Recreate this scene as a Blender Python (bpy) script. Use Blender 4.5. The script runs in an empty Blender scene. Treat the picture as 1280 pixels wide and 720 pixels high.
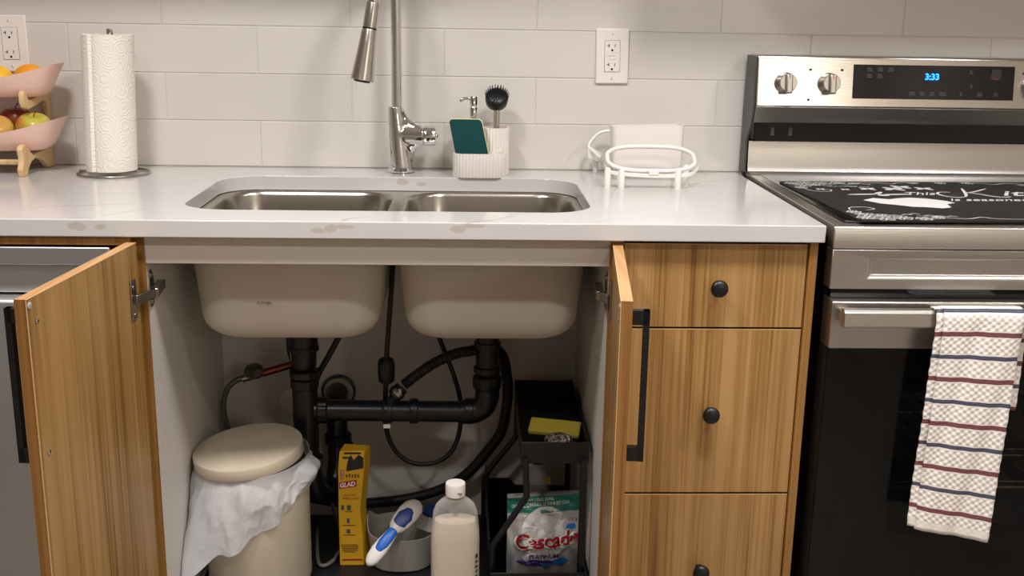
import bpy, bmesh, math, random
from mathutils import Vector, Matrix
random.seed(7)
S = bpy.context.scene
C = S.collection
PI = math.pi
V = Vector

# ------------------------------------------------------------------ camera
CAM = V((0.9029, -1.8034, 1.2559)); YAW, PITCH, ROLL, FPX = 0.0411, 0.24627, 0.01649, 1359.6
fw = V((math.sin(YAW)*math.cos(PITCH), math.cos(YAW)*math.cos(PITCH), -math.sin(PITCH)))
rt = fw.cross(V((0, 0, 1))).normalized(); up = rt.cross(fw)
r2 = rt*math.cos(ROLL)+up*math.sin(ROLL); u2 = -rt*math.sin(ROLL)+up*math.cos(ROLL)
cd = bpy.data.cameras.new('camera'); cam = bpy.data.objects.new('camera', cd); C.objects.link(cam)
M = Matrix((r2, u2, -fw)).transposed().to_4x4(); M.translation = CAM
cam.matrix_world = M
cd.sensor_width = 36; cd.lens = FPX/1280*36; cd.clip_start = .02
S.camera = cam

# ------------------------------------------------------------------ world, lamps, exposure
w = bpy.data.worlds.new('world'); S.world = w; w.use_nodes = True
w.node_tree.nodes['Background'].inputs[0].default_value = (1, .93, .85, 1)
w.node_tree.nodes['Background'].inputs[1].default_value = .15
def lamp(x, y, z, power, size, col=(1, .962, .958), spread=150):
    l = bpy.data.lights.new('ceiling_lamp', 'AREA'); l.shape = 'DISK'; l.size = size; l.energy = power
    l.color = col; l.spread = math.radians(spread)
    o = bpy.data.objects.new('ceiling_lamp', l); C.objects.link(o); o.location = (x, y, z)
    return o
lamp(.25, -.62, 2.42, 25, .3)
lamp(1.45, -.62, 2.42, 25, .3)
lamp(2.65, -.75, 2.42, 15, .16)
lamp(.2, -1.7, 2.42, 15, .2)
lamp(1.7, -1.7, 2.42, 15, .2)
fl_ = bpy.data.lights.new('floor_lamp_bulb', 'POINT'); fl_.energy = 30; fl_.shadow_soft_size = .2; fl_.color = (1, .93, .84)
fo_ = bpy.data.objects.new('floor_lamp_bulb', fl_); C.objects.link(fo_); fo_.location = (2.75, -3.5, 1.72)
S.view_settings.view_transform = 'Standard'; S.view_settings.look = 'None'
S.view_settings.exposure = -0.45; S.view_settings.gamma = 1

# ------------------------------------------------------------------ materials
def lin(c):
    return tuple(((v/255)/12.92 if v/255 <= .04045 else ((v/255+.055)/1.055)**2.4) for v in c)+(1,)
def nt(name):
    m = bpy.data.materials.new(name); m.use_nodes = True
    return m, m.node_tree, m.node_tree.nodes['Principled BSDF']
def mat(name, rgb, rough=.5, metal=0, bump=0, bscale=200, bstretch=(1, 1, 1), coat=0, var=0, emit=0, trans=0, spec=.5, sheen=0, sss=0):
    m, t, b = nt(name); N = t.nodes; L = t.links
    b.inputs['Base Color'].default_value = lin(rgb); b.inputs['Roughness'].default_value = rough
    b.inputs['Metallic'].default_value = metal; b.inputs['Coat Weight'].default_value = coat
    b.inputs['Specular IOR Level'].default_value = spec; b.inputs['Transmission Weight'].default_value = trans
    b.inputs['Sheen Weight'].default_value = sheen
    if sss: b.inputs['Subsurface Weight'].default_value = sss; b.inputs['Subsurface Scale'].default_value = .01
    if emit: b.inputs['Emission Color'].default_value = lin(rgb); b.inputs['Emission Strength'].default_value = emit
    if bump or var:
        tc = N.new('ShaderNodeTexCoord'); mp = N.new('ShaderNodeMapping'); mp.inputs['Scale'].default_value = bstretch
        no = N.new('ShaderNodeTexNoise'); no.inputs['Scale'].default_value = bscale; no.inputs['Detail'].default_value = 3
        L.new(tc.outputs['Object'], mp.inputs[0]); L.new(mp.outputs[0], no.inputs[0])
        if bump:
            bp = N.new('ShaderNodeBump'); bp.inputs['Strength'].default_value = bump; bp.inputs['Distance'].default_value = .001
            L.new(no.outputs[0], bp.inputs['Height']); L.new(bp.outputs[0], b.inputs['Normal'])
        if var:
            n2 = N.new('ShaderNodeTexNoise'); n2.inputs['Scale'].default_value = 9; n2.inputs['Detail'].default_value = 4
            L.new(tc.outputs['Object'], n2.inputs[0])
            mx = N.new('ShaderNodeMix'); mx.data_type = 'RGBA'
            mx.inputs[6].default_value = tuple(v*(1-var) for v in lin(rgb)[:3])+(1,)
            mx.inputs[7].default_value = tuple(min(1, v*(1+var)) for v in lin(rgb)[:3])+(1,)
            L.new(n2.outputs[0], mx.inputs[0]); L.new(mx.outputs[2], b.inputs['Base Color'])
    return m
def thin_clear(name, rgb, alpha, rough=.05):
    m, t, b = nt(name); N = t.nodes; L = t.links
    b.inputs['Base Color'].default_value = lin(rgb); b.inputs['Roughness'].default_value = rough
    tr = N.new('ShaderNodeBsdfTransparent'); mx = N.new('ShaderNodeMixShader')
    lw = N.new('ShaderNodeLayerWeight'); lw.inputs[0].default_value = .25
    ma = N.new('ShaderNodeMath'); ma.operation = 'MULTIPLY_ADD'; ma.inputs[1].default_value = 1-alpha; ma.inputs[2].default_value = alpha
    L.new(lw.outputs['Facing'], ma.inputs[0]); L.new(ma.outputs[0], mx.inputs[0])
    L.new(tr.outputs[0], mx.inputs[1]); L.new(b.outputs[0], mx.inputs[2])
    L.new(mx.outputs[0], N['Material Output'].inputs[0])
    return m
def wood(name, dark=(112, 76, 36), mid=(156, 116, 62), light=(184, 144, 90), axis='z', sc=1.0, rough=.36):
    m, t, b = nt(name); N = t.nodes; L = t.links
    tc = N.new('ShaderNodeTexCoord')
    def noise(scl, sx, sz, detail=3):
        mp = N.new('ShaderNodeMapping')
        mp.inputs['Scale'].default_value = (sx, sx, sz) if axis == 'z' else (sx, sz, sx)
        n = N.new('ShaderNodeTexNoise'); n.inputs['Scale'].default_value = scl; n.inputs['Detail'].default_value = detail
        n.inputs['Distortion'].default_value = .25
        L.new(tc.outputs['Object'], mp.inputs[0]); L.new(mp.outputs[0], n.inputs[0]); return n
    a = noise(38*sc, 1, .022, 2); f = noise(230*sc, 1, .010, 5); g = noise(8, 1, .15, 1)
    m1 = N.new('ShaderNodeMath'); m1.operation = 'MULTIPLY_ADD'; m1.inputs[1].default_value = .46
    m2 = N.new('ShaderNodeMath'); m2.operation = 'MULTIPLY_ADD'; m2.inputs[1].default_value = .42
    m3 = N.new('ShaderNodeMath'); m3.operation = 'MULTIPLY'; m3.inputs[1].default_value = .2
    L.new(g.outputs[0], m3.inputs[0]); L.new(f.outputs[0], m2.inputs[0]); L.new(m3.outputs[0], m2.inputs[2])
    L.new(a.outputs[0], m1.inputs[0]); L.new(m2.outputs[0], m1.inputs[2])
    r = N.new('ShaderNodeValToRGB'); e = r.color_ramp.elements
    e[0].position = .40; e[0].color = lin(dark); e[1].position = .62; e[1].color = lin(light)
    x = e.new(.49); x.color = lin(mid)
    L.new(m1.outputs[0], r.inputs[0]); L.new(r.outputs[0], b.inputs['Base Color'])
    bp = N.new('ShaderNodeBump'); bp.inputs['Strength'].default_value = .08; bp.inputs['Distance'].default_value = .0006
    L.new(f.outputs[0], bp.inputs['Height']); L.new(bp.outputs[0], b.inputs['Normal'])
    b.inputs['Roughness'].default_value = rough
    return m
def brushed(name, rgb=(190, 185, 178), rough=.33, stretch=(.02, 1, 1), strength=.12):
    return mat(name, rgb, rough, 1, bump=strength, bscale=500, bstretch=stretch)

WOOD = wood('zebra_wood'); EDGE = wood('wood_edge', (150, 104, 58), (186, 138, 86), (205, 158, 104), 'y', .6)
EDGEV = wood('wood_edge_vertical', (124, 82, 38), (148, 102, 50), (168, 122, 66), 'z', .8)
MELA = mat('white_melamine', (214, 208, 200), .5, bump=.03, bscale=300)
RAILM = mat('rail_cream', (202, 192, 180), .45, bump=.03, bscale=400)
STEEL = brushed('stainless'); STEELV = brushed('stainless_sink', (178, 172, 164), .24, (1, 1, .03), .1)
STEELD = brushed('stainless_dishwasher', (205, 204, 204), .45, (1, 1, .03), .08)
SATIN = mat('satin_steel', (204, 198, 190), .26, 1)
CHROME = mat('chrome', (225, 224, 224), .05, 1); CHROMED = mat('worn_chrome', (170, 165, 158), .25, 1)
BLACK = mat('black_plastic', (17, 17, 18), .38, bump=.05, bscale=300)
BLACKM = mat('black_matte_metal', (20, 20, 21), .42)
BLACKG = mat('black_gloss', (9, 9, 10), .08)
PIPE = mat('black_abs_pipe', (19, 19, 20), .33, bump=.05, bscale=250)
RUBBER = mat('black_rubber', (22, 22, 23), .5)
DKGREY = mat('dark_grey_enamel', (72, 71, 70), .4)
COAT = mat('cream_sink_coating', (206, 196, 182), .62, bump=.25, bscale=900, var=.04)
CREAM = mat('cream_plastic', (200, 188, 166), .42)
WHITE = mat('white_plastic', (236, 230, 222), .35)
WHITEG = mat('white_gloss_plastic', (238, 234, 228), .22)
GREYP = mat('grey_plastic', (172, 168, 160), .4)
PAPER = None
PINK = mat('pink_ceramic', (240, 202, 188), .4, sss=0)
BAMBOO = wood('bamboo', (196, 158, 108), (214, 178, 128), (226, 194, 146), 'z', .5, .5)
GROUT = mat('grout', (210, 205, 198), .8)
PAINT = mat('painted_wall', (226, 221, 214), .8, bump=.05, bscale=150)
CEILM = mat('ceiling_paint', (225, 218, 206), .85)
FLOORM = wood('floor_boards', (96, 90, 82), (118, 111, 102), (136, 128, 118), 'y', .3)
BLUE = mat('blue_rubber', (28, 98, 190), .4); DBLUE = mat('dark_blue', (20, 52, 110), .5)
YELLOWF = mat('yellow_foam', (240, 220, 84), .85, bump=.5, bscale=600)
PALEF = mat('pale_yellow_foam', (230, 226, 160), .85, bump=.5, bscale=600)
SCOUR = mat('green_scour', (2, 68, 66), .95, bump=1.0, bscale=900, var=.25)
SCOURD = mat('dark_scour', (28, 40, 34), .95, bump=1.0, bscale=900)
COPPER = mat('copper_pipe', (150, 84, 58), .35, 1)
REDP = mat('red_ink', (176, 22, 34), .5); WHITEP = mat('white_ink', (240, 238, 234), .5)
DARKP = mat('dark_ink', (40, 34, 30), .6); PURPLE = mat('purple_ink', (70, 38, 120), .45)
TEAL = mat('teal_ink', (20, 120, 104), .4); YBOX = mat('yellow_carton', (222, 172, 32), .5)
BROWNP = mat('brown_ink', (120, 74, 20), .5); GREYINK = mat('grey_print', (84, 84, 86), .4)
LBLUE = mat('light_blue_ink', (40, 120, 200), .4)
CHALK = mat('chalk_white_print', (225, 224, 222), .7)
LCD = mat('clock_blue', (22, 120, 255), .4, emit=5.5)

def tile_mat():
    m, t, b = nt('white_glazed_tile'); N = t.nodes; L = t.links
    tc = N.new('ShaderNodeTexCoord'); n = N.new('ShaderNodeTexNoise'); n.inputs['Scale'].default_value = 5; n.inputs['Detail'].default_value = 2
    L.new(tc.outputs['Object'], n.inputs[0])
    bp = N.new('ShaderNodeBump'); bp.inputs['Strength'].default_value = .12; bp.inputs['Distance'].default_value = .004
    L.new(n.outputs[0], bp.inputs['Height']); L.new(bp.outputs[0], b.inputs['Normal'])
    oi = N.new('ShaderNodeObjectInfo'); mx = N.new('ShaderNodeMix'); mx.data_type = 'RGBA'
    mx.inputs[6].default_value = lin((214, 209, 202)); mx.inputs[7].default_value = lin((220, 215, 208))
    L.new(oi.outputs['Random'], mx.inputs[0]); L.new(mx.outputs[2], b.inputs['Base Color'])
    b.inputs['Roughness'].default_value = .16
    return m
TILE = tile_mat()

def counter_mat():
    m, t, b = nt('white_quartz'); N = t.nodes; L = t.links
    tc = N.new('ShaderNodeTexCoord'); no = N.new('ShaderNodeTexNoise'); no.inputs['Scale'].default_value = 9; no.inputs['Detail'].default_value = 6
    L.new(tc.outputs['Object'], no.inputs[0])
    def vm(op, a, bb=None, sc=None):
        n = N.new('ShaderNodeVectorMath'); n.operation = op
        for i, q in enumerate((a, bb)):
            if q is None: continue
            if hasattr(q, 'links') or hasattr(q, 'is_linked'): L.new(q, n.inputs[i])
            else: n.inputs[i].default_value = q
        if sc is not None:
            if hasattr(sc, 'is_linked'): L.new(sc, n.inputs['Scale'])
            else: n.inputs['Scale'].default_value = sc
        return n
    def mm(op, a, bb=None, c=None, clamp=False):
        n = N.new('ShaderNodeMath'); n.operation = op; n.use_clamp = clamp
        for i, q in enumerate((a, bb, c)):
            if q is None: continue
            if hasattr(q, 'is_linked'): L.new(q, n.inputs[i])
            else: n.inputs[i].default_value = q
        return n.outputs[0]
    off = vm('SUBTRACT', no.outputs['Color'], (.5, .5, .5)).outputs[0]
    off = vm('SCALE', off, None, .035).outputs[0]
    P = vm('ADD', tc.outputs['Object'], off).outputs[0]
    def seg(A, B, wd):
        A = V(A); B = V(B); ba = B-A
        pa = vm('SUBTRACT', P, tuple(A)).outputs[0]
        h = mm('DIVIDE', vm('DOT_PRODUCT', pa, tuple(ba)).outputs['Value'], ba.dot(ba), None, True)
        q = vm('SCALE', tuple(ba), None, h).outputs[0]
        d = vm('LENGTH', vm('SUBTRACT', pa, q).outputs[0]).outputs['Value']
        return mm('SUBTRACT', 1, mm('DIVIDE', d, wd, None, True), None, True)
    z = .915
    segs = [((.05, .05, z), (.16, .119, z), .0035), ((.16, .119, z), (.39, .178, z), .004),
            ((.268, -.012, z), (.306, .056, z), .004), ((.306, .056, z), (.37, .14, z), .003),
            ((.69, .0, z), (.70, .03, z), .006), ((.70, .03, z), (.76, .066, z), .004),
            ((.90, .0, z), (.936, .019, z), .006), ((.936, .019, z), (1.01, .11, z), .004),
            ((1.125, .291, z), (1.205, .386, z), .003), ((1.205, .386, z), (1.36, .45, z), .0035), ((1.36, .45, z), (1.5, .575, z), .0035),
            ((1.14, .37, z), (1.25, .42, z), .003), ((.12, .60, z), (.34, .655, z), .005)]
    tot = None
    for s in segs:
        o = seg(*s); tot = o if tot is None else mm('MAXIMUM', tot, o)
    tot = mm('MULTIPLY', tot, .8)
    # tan blotches on the front edge
    n3 = N.new('ShaderNodeTexNoise'); n3.inputs['Scale'].default_value = 70; n3.inputs['Detail'].default_value = 3; L.new(tc.outputs['Object'], n3.inputs[0])
    bl = None
    for (x, y, zz, rx, ry, rz) in ((.252, 0, .903, .017, .03, .009), (.29, 0, .903, .012, .03, .006), (.672, 0, .903, .013, .03, .009), (.65, 0, .899, .014, .03, .006),
                                   (.695, 0, .906, .02, .03, .004), (.884, 0, .903, .014, .03, .008), (.91, 0, .909, .025, .02, .004), (.76, .52, .905, .015, .01, .009), (.80, .52, .90, .012, .01, .005)):
        d = vm('SUBTRACT', tc.outputs['Object'], (x, y, zz)).outputs[0]
        d = vm('DIVIDE', d, (rx, ry, rz)).outputs[0]
        d = vm('LENGTH', d).outputs['Value']
        d = mm('SUBTRACT', 1.35, mm('ADD', d, mm('MULTIPLY', n3.outputs[0], .9)))
        d = mm('MULTIPLY', d, 6, None, True)
        bl = d if bl is None else mm('MAXIMUM', bl, d)
    mx = N.new('ShaderNodeMix'); mx.data_type = 'RGBA'
    n4 = N.new('ShaderNodeTexNoise'); n4.inputs['Scale'].default_value = 3.5; n4.inputs['Detail'].default_value = 8; L.new(tc.outputs['Object'], n4.inputs[0])
    base = N.new('ShaderNodeMix'); base.data_type = 'RGBA'; base.inputs[6].default_value = lin((212, 209, 206)); base.inputs[7].default_value = lin((200, 197, 194))
    L.new(n4.outputs[0], base.inputs[0])
    L.new(tot, mx.inputs[0]); L.new(base.outputs[2], mx.inputs[6]); mx.inputs[7].default_value = lin((160, 148, 134))
    m2 = N.new('ShaderNodeMix'); m2.data_type = 'RGBA'; L.new(mm('MULTIPLY', bl, .55), m2.inputs[0])
    L.new(mx.outputs[2], m2.inputs[6]); m2.inputs[7].default_value = lin((178, 164, 144))
    L.new(m2.outputs[2], b.inputs['Base Color']); b.inputs['Roughness'].default_value = .13
    return m
QUARTZ = counter_mat()

def paper_mat():
    m, t, b = nt('embossed_paper'); N = t.nodes; L = t.links
    tc = N.new('ShaderNodeTexCoord'); sp = N.new('ShaderNodeSeparateXYZ'); L.new(tc.outputs['UV'], sp.inputs[0])
    vo = N.new('ShaderNodeTexVoronoi'); vo.inputs['Scale'].default_value = 1; vo.inputs['Randomness'].default_value = .45
    mp = N.new('ShaderNodeMapping'); mp.inputs['Scale'].default_value = (8, 9, 1); L.new(tc.outputs['UV'], mp.inputs[0]); L.new(mp.outputs[0], vo.inputs[0])
    s = N.new('ShaderNodeMath'); s.operation = 'MULTIPLY'; s.inputs[1].default_value = 34; L.new(vo.outputs['Distance'], s.inputs[0])
    si = N.new('ShaderNodeMath'); si.operation = 'SINE'; L.new(s.outputs[0], si.inputs[0])
    bp = N.new('ShaderNodeBump'); bp.inputs['Strength'].default_value = .32; bp.inputs['Distance'].default_value = .0009
    L.new(si.outputs[0], bp.inputs['Height']); L.new(bp.outputs[0], b.inputs['Normal'])
    b.inputs['Base Color'].default_value = lin((240, 233, 222)); b.inputs['Roughness'].default_value = .9
    return m
PAPER = paper_mat()

def towel_mat():
    m, t, b = nt('waffle_towel_cloth'); N = t.nodes; L = t.links
    tc = N.new('ShaderNodeTexCoord'); sp = N.new('ShaderNodeSeparateXYZ'); L.new(tc.outputs['UV'], sp.inputs[0])
    def mm(op, a, bb=None, c=None, clamp=False):
        n = N.new('ShaderNodeMath'); n.operation = op; n.use_clamp = clamp
        for i, q in enumerate((a, bb, c)):
            if q is None: continue
            if hasattr(q, 'is_linked'): L.new(q, n.inputs[i])
            else: n.inputs[i].default_value = q
        return n.outputs[0]
    v = sp.outputs['Y']     # v in metres along the cloth, u in metres across
    per = .0790
    ph = mm('FRACT', mm('DIVIDE', v, per))
    def band(c, hw):
        return mm('LESS_THAN', mm('ABSOLUTE', mm('SUBTRACT', ph, c)), hw)
    def thread(c, hw):
        q = mm('SUBTRACT', ph, c); s = mm('SINE', mm('MULTIPLY', q, 2*PI*3/(2*hw)))
        return mm('MULTIPLY_ADD', mm('GREATER_THAN', mm('COSINE', mm('MULTIPLY', q, 2*PI*3/(2*hw))), -.8), .4, .6)
    red = band(.25, .052); blu = band(.75, .046)
    inb = mm('LESS_THAN', v, .430)
    red = mm('MULTIPLY', mm('MULTIPLY', red, thread(.25, .045)), inb); blu = mm('MULTIPLY', mm('MULTIPLY', blu, thread(.75, .04)), inb)
    plain = mm('MAXIMUM', band(.25, .06), band(.75, .06)); plain = mm('MAXIMUM', plain, mm('GREATER_THAN', v, .437))
    m1 = N.new('ShaderNodeMix'); m1.data_type = 'RGBA'; m1.inputs[6].default_value = lin((242, 234, 226)); m1.inputs[7].default_value = lin((104, 12, 30)); L.new(red, m1.inputs[0])
    m2 = N.new('ShaderNodeMix'); m2.data_type = 'RGBA'; m2.inputs[7].default_value = lin((26, 38, 72)); L.new(m1.outputs[2], m2.inputs[6]); L.new(blu, m2.inputs[0])
    L.new(m2.outputs[2], b.inputs['Base Color']); b.inputs['Roughness'].default_value = .95
    wv = mm('MULTIPLY', mm('SINE', mm('MULTIPLY', sp.outputs['X'], 2*PI/.0140)), mm('SINE', mm('MULTIPLY', v, 2*PI/.0113)))
    no = N.new('ShaderNodeTexNoise'); no.inputs['Scale'].default_value = 450; L.new(tc.outputs['UV'], no.inputs[0])
    hh = mm('MULTIPLY', mm('ADD', wv, mm('MULTIPLY', no.outputs[0], 1.2)), mm('SUBTRACT', 1, mm('MULTIPLY', plain, .85)))
    bp = N.new('ShaderNodeBump'); bp.inputs['Strength'].default_value = .6; bp.inputs['Distance'].default_value = .0011
    L.new(hh, bp.inputs['Height']); L.new(bp.outputs[0], b.inputs['Normal'])
    return m
TOWEL = towel_mat()

def bag_mat():
    m, t, b = nt('white_bag_film'); N = t.nodes; L = t.links
    b.inputs['Base Color'].default_value = lin((236, 237, 240)); b.inputs['Roughness'].default_value = .14
    tl = N.new('ShaderNodeBsdfTranslucent'); tl.inputs[0].default_value = lin((228, 229, 232))
    tr = N.new('ShaderNodeBsdfTransparent')
    m1 = N.new('ShaderNodeMixShader'); m1.inputs[0].default_value = .3; m2 = N.new('ShaderNodeMixShader'); m2.inputs[0].default_value = .22
    tc = N.new('ShaderNodeTexCoord'); no = N.new('ShaderNodeTexNoise'); no.inputs['Scale'].default_value = 26; no.inputs['Detail'].default_value = 3
    L.new(tc.outputs['Object'], no.inputs[0]); bp = N.new('ShaderNodeBump'); bp.inputs['Strength'].default_value = .7; bp.inputs['Distance'].default_value = .004
    vo = N.new('ShaderNodeTexVoronoi'); vo.inputs['Scale'].default_value = 24; mv = N.new('ShaderNodeMapping'); mv.inputs['Scale'].default_value = (1, 1, .45); mv.inputs['Rotation'].default_value = (.3, .5, 0)
    L.new(tc.outputs['Object'], mv.inputs[0]); L.new(mv.outputs[0], vo.inputs[0])
    ad = N.new('ShaderNodeMath'); ad.operation = 'ADD'; L.new(no.outputs[0], ad.inputs[0]); L.new(vo.outputs['Distance'], ad.inputs[1])
    L.new(ad.outputs[0], bp.inputs['Height']); L.new(bp.outputs[0], b.inputs['Normal'])
    L.new(b.outputs[0], m1.inputs[1]); L.new(tl.outputs[0], m1.inputs[2]); L.new(m1.outputs[0], m2.inputs[1]); L.new(tr.outputs[0], m2.inputs[2])
    L.new(m2.outputs[0], N['Material Output'].inputs[0])
    return m
BAG = bag_mat()
def fruit_mat(name, c1, c2, scale, rough=.4, bump=0, lo=.4, hi=.62, stretch=(1, 1, 1), seed=0):
    m, t, b = nt(name); N = t.nodes; L = t.links
    tc = N.new('ShaderNodeTexCoord'); mp = N.new('ShaderNodeMapping'); mp.inputs['Scale'].default_value = stretch; mp.inputs['Location'].default_value = (seed, seed, 0)
    no = N.new('ShaderNodeTexNoise'); no.inputs['Scale'].default_value = scale; no.inputs['Detail'].default_value = 4
    L.new(tc.outputs['Object'], mp.inputs[0]); L.new(mp.outputs[0], no.inputs[0])
    r = N.new('ShaderNodeValToRGB'); r.color_ramp.elements[0].position = lo; r.color_ramp.elements[0].color = lin(c1)
    r.color_ramp.elements[1].position = hi; r.color_ramp.elements[1].color = lin(c2)
    L.new(no.outputs[0], r.inputs[0]); L.new(r.outputs[0], b.inputs['Base Color']); b.inputs['Roughness'].default_value = rough
    if bump:
        n2 = N.new('ShaderNodeTexNoise'); n2.inputs['Scale'].default_value = 700; L.new(tc.outputs['Object'], n2.inputs[0])
        bp = N.new('ShaderNodeBump'); bp.inputs['Strength'].default_value = bump; bp.inputs['Distance'].default_value = .001
        L.new(n2.outputs[0], bp.inputs['Height']); L.new(bp.outputs[0], b.inputs['Normal'])
    return m
ORANGE = fruit_mat('orange_peel', (240, 150, 20), (246, 168, 36), 20, .38, .5)
LEMON = fruit_mat('lemon_peel', (240, 186, 30), (246, 200, 50), 20, .38, .4)
APPLE1 = fruit_mat('green_red_apple_skin', (190, 182, 70), (204, 96, 56), 17, .28, 0, .48, .68, (1, 1, .6), 3.3)
APPLE2 = fruit_mat('yellow_apple_skin', (200, 186, 84), (214, 130, 80), 16, .28, 0, .46, .7, (1, 1, .6), 1.1)
APPLE3 = fruit_mat('dark_red_apple_skin', (120, 40, 30), (150, 80, 40), 20, .3)

# ------------------------------------------------------------------ mesh helpers
def link(name, bm, m, parent=None, smooth=None, sub=None, bevel=0, bseg=2, solid=0):
    root = parent
    while root is not None and root.parent is not None: root = root.parent
    if root is not None and root.type == 'EMPTY':
        bmesh.ops.translate(bm, verts=bm.verts, vec=-V(root.location))
    bmesh.ops.recalc_face_normals(bm, faces=bm.faces)
    me = bpy.data.meshes.new(name); bm.to_mesh(me); bm.free()
    for mm_ in (m if isinstance(m, (list, tuple)) else [m]): me.materials.append(mm_)
    o = bpy.data.objects.new(name, me); C.objects.link(o)
    if parent is not None: o.parent = parent
    if bevel:
        md = o.modifiers.new('bevel', 'BEVEL'); md.width = bevel; md.segments = bseg; md.limit_method = 'ANGLE'; md.angle_limit = math.radians(35)
    if solid:
        md = o.modifiers.new('solid', 'SOLIDIFY'); md.thickness = solid; md.offset = 0
    if sub:
        md = o.modifiers.new('sub', 'SUBSURF'); md.levels = sub; md.render_levels = sub
    if smooth is not None or bevel or sub:
        for p in me.polygons: p.use_smooth = True
        if not sub:
            me.set_sharp_from_angle(angle=math.radians(smooth if smooth else 35))
    return o
def tag(o, label, cat=None, group=None, kind=None):
    if label: o['label'] = label
    if cat: o['category'] = cat
    if group: o['group'] = group
    if kind: o['kind'] = kind
    return o
def thing(name, loc, label, cat, group=None):
    o = bpy.data.objects.new(name, None); C.objects.link(o); o.location = loc; o.empty_display_size = .05
    return tag(o, label, cat, group)
def struct(o): o['kind'] = 'structure'; return o
def new(): return bmesh.new()
def box(bm, x0, x1, y0, y1, z0, z1, mtx=None, mi=0):
    vs = [bm.verts.new((x, y, z)) for x in (x0, x1) for y in (y0, y1) for z in (z0, z1)]
    if mtx is not None:
        for v in vs: v.co = mtx @ v.co
    for f in ((0, 1, 3, 2), (4, 6, 7, 5), (0, 4, 5, 1), (2, 3, 7, 6), (0, 2, 6, 4), (1, 5, 7, 3)):
        fc = bm.faces.new([vs[i] for i in f]); fc.material_index = mi
    return bm
def B(x0, x1, y0, y1, z0, z1, mtx=None): return box(new(), x0, x1, y0, y1, z0, z1, mtx)
def loft(bm, rings, cap0=True, cap1=True, closed=True):
    R = [[bm.verts.new(p) for p in r] for r in rings]
    n = len(R[0])
    for a, b in zip(R, R[1:]):
        for i in range(n if closed else n-1):
            j = (i+1) % n
            bm.faces.new((a[i], a[j], b[j], b[i]))
    if cap0: bm.faces.new(R[0])
    if cap1: bm.faces.new(list(reversed(R[-1])))
    return bm
def lathe(bm, prof, c=(0, 0, 0), seg=32, mtx=None, cap0=True, cap1=True):
    rings = []
    for r, z in prof:
        r = max(r, 1e-4)
        ring = [V((r*math.cos(2*PI*i/seg), r*math.sin(2*PI*i/seg), z)) for i in range(seg)]
        if mtx is not None: ring = [mtx @ p for p in ring]
        rings.append([p+V(c) for p in ring])
    return loft(bm, rings, cap0, cap1)
def axis_m(d, roll=0):
    d = V(d).normalized(); return d.to_track_quat('Z', 'Y').to_matrix() @ Matrix.Rotation(roll, 3, 'Z')
def cyl(bm, p0, p1, r0, r1=None, seg=24):
    r1 = r0 if r1 is None else r1; p0 = V(p0); p1 = V(p1)
    return lathe(bm, [(r0, 0), (r1, (p1-p0).length)], p0, seg, axis_m(p1-p0))
def ring_prof(bm, p0, d, prof, seg=24): return lathe(bm, prof, p0, seg, axis_m(d))
def catmull(pts, n=8, closed=False):
    P = [V(p) for p in pts]; out = []
    m = len(P); rng = range(m if closed else m-1)
    for i in rng:
        if closed: a, b, c, d = P[i-1], P[i], P[(i+1) % m], P[(i+2) % m]
        else: a, b, c, d = P[max(i-1, 0)], P[i], P[i+1], P[min(i+2, m-1)]
        for k in range(n):
            t = k/n
            out.append(.5*((2*b)+(c-a)*t+(2*a-5*b+4*c-d)*t*t+(-a+3*b-3*c+d)*t**3))
    if not closed: out.append(P[-1])
    return out
def tube(bm, pts, r, seg=12, n=8, smooth=True, closed=False, rf=None):
    P = catmull(pts, n, closed) if smooth else [V(p) for p in pts]
    m = len(P); T = []
    for i in range(m):
        a = P[(i-1) % m] if closed else P[max(i-1, 0)]; b = P[(i+1) % m] if closed else P[min(i+1, m-1)]
        T.append((b-a).normalized())
    nrm = T[0].orthogonal().normalized(); rings = []
    for i in range(m):
        nrm = (nrm-T[i]*nrm.dot(T[i])).normalized(); bi = T[i].cross(nrm)
        rr = rf(i/(m-1)) if rf else r
        rings.append([P[i]+(nrm*math.cos(2*PI*k/seg)+bi*math.sin(2*PI*k/seg))*rr for k in range(seg)])
    if closed:
        R = [[bm.verts.new(p) for p in q] for q in rings]
        # best twist match for the closing ring
        best = min(range(seg), key=lambda s: (R[-1][0].co-R[0][s].co).length)
        for i in range(m-1):
            for k in range(seg):
                bm.faces.new((R[i][k], R[i][(k+1) % seg], R[i+1][(k+1) % seg], R[i+1][k]))
        for k in range(seg):
            bm.faces.new((R[-1][k], R[-1][(k+1) % seg], R[0][(k+1+best) % seg], R[0][(k+best) % seg]))
        return bm
    return loft(bm, rings)
def prism(bm, poly, axis, a0, a1, mtx=None):
    """poly: 2-D points; axis x -> (y,z), y -> (x,z), z -> (x,y)"""
    def P(p, a):
        q = V((a, p[0], p[1])) if axis == 'x' else V((p[0], a, p[1])) if axis == 'y' else V((p[0], p[1], a))
        return mtx @ q if mtx is not None else q
    return loft(bm, [[P(p, a0) for p in poly], [P(p, a1) for p in poly]])
def rrect(x0, x1, y0, y1, r, n=8):
    out = []
    for cx, cy, a in ((x1-r, y1-r, 0), (x0+r, y1-r, 90), (x0+r, y0+r, 180), (x1-r, y0+r, 270)):
        for i in range(n+1):
            t = math.radians(a+90*i/n); out.append((cx+r*math.cos(t), cy+r*math.sin(t)))
    return out
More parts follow.
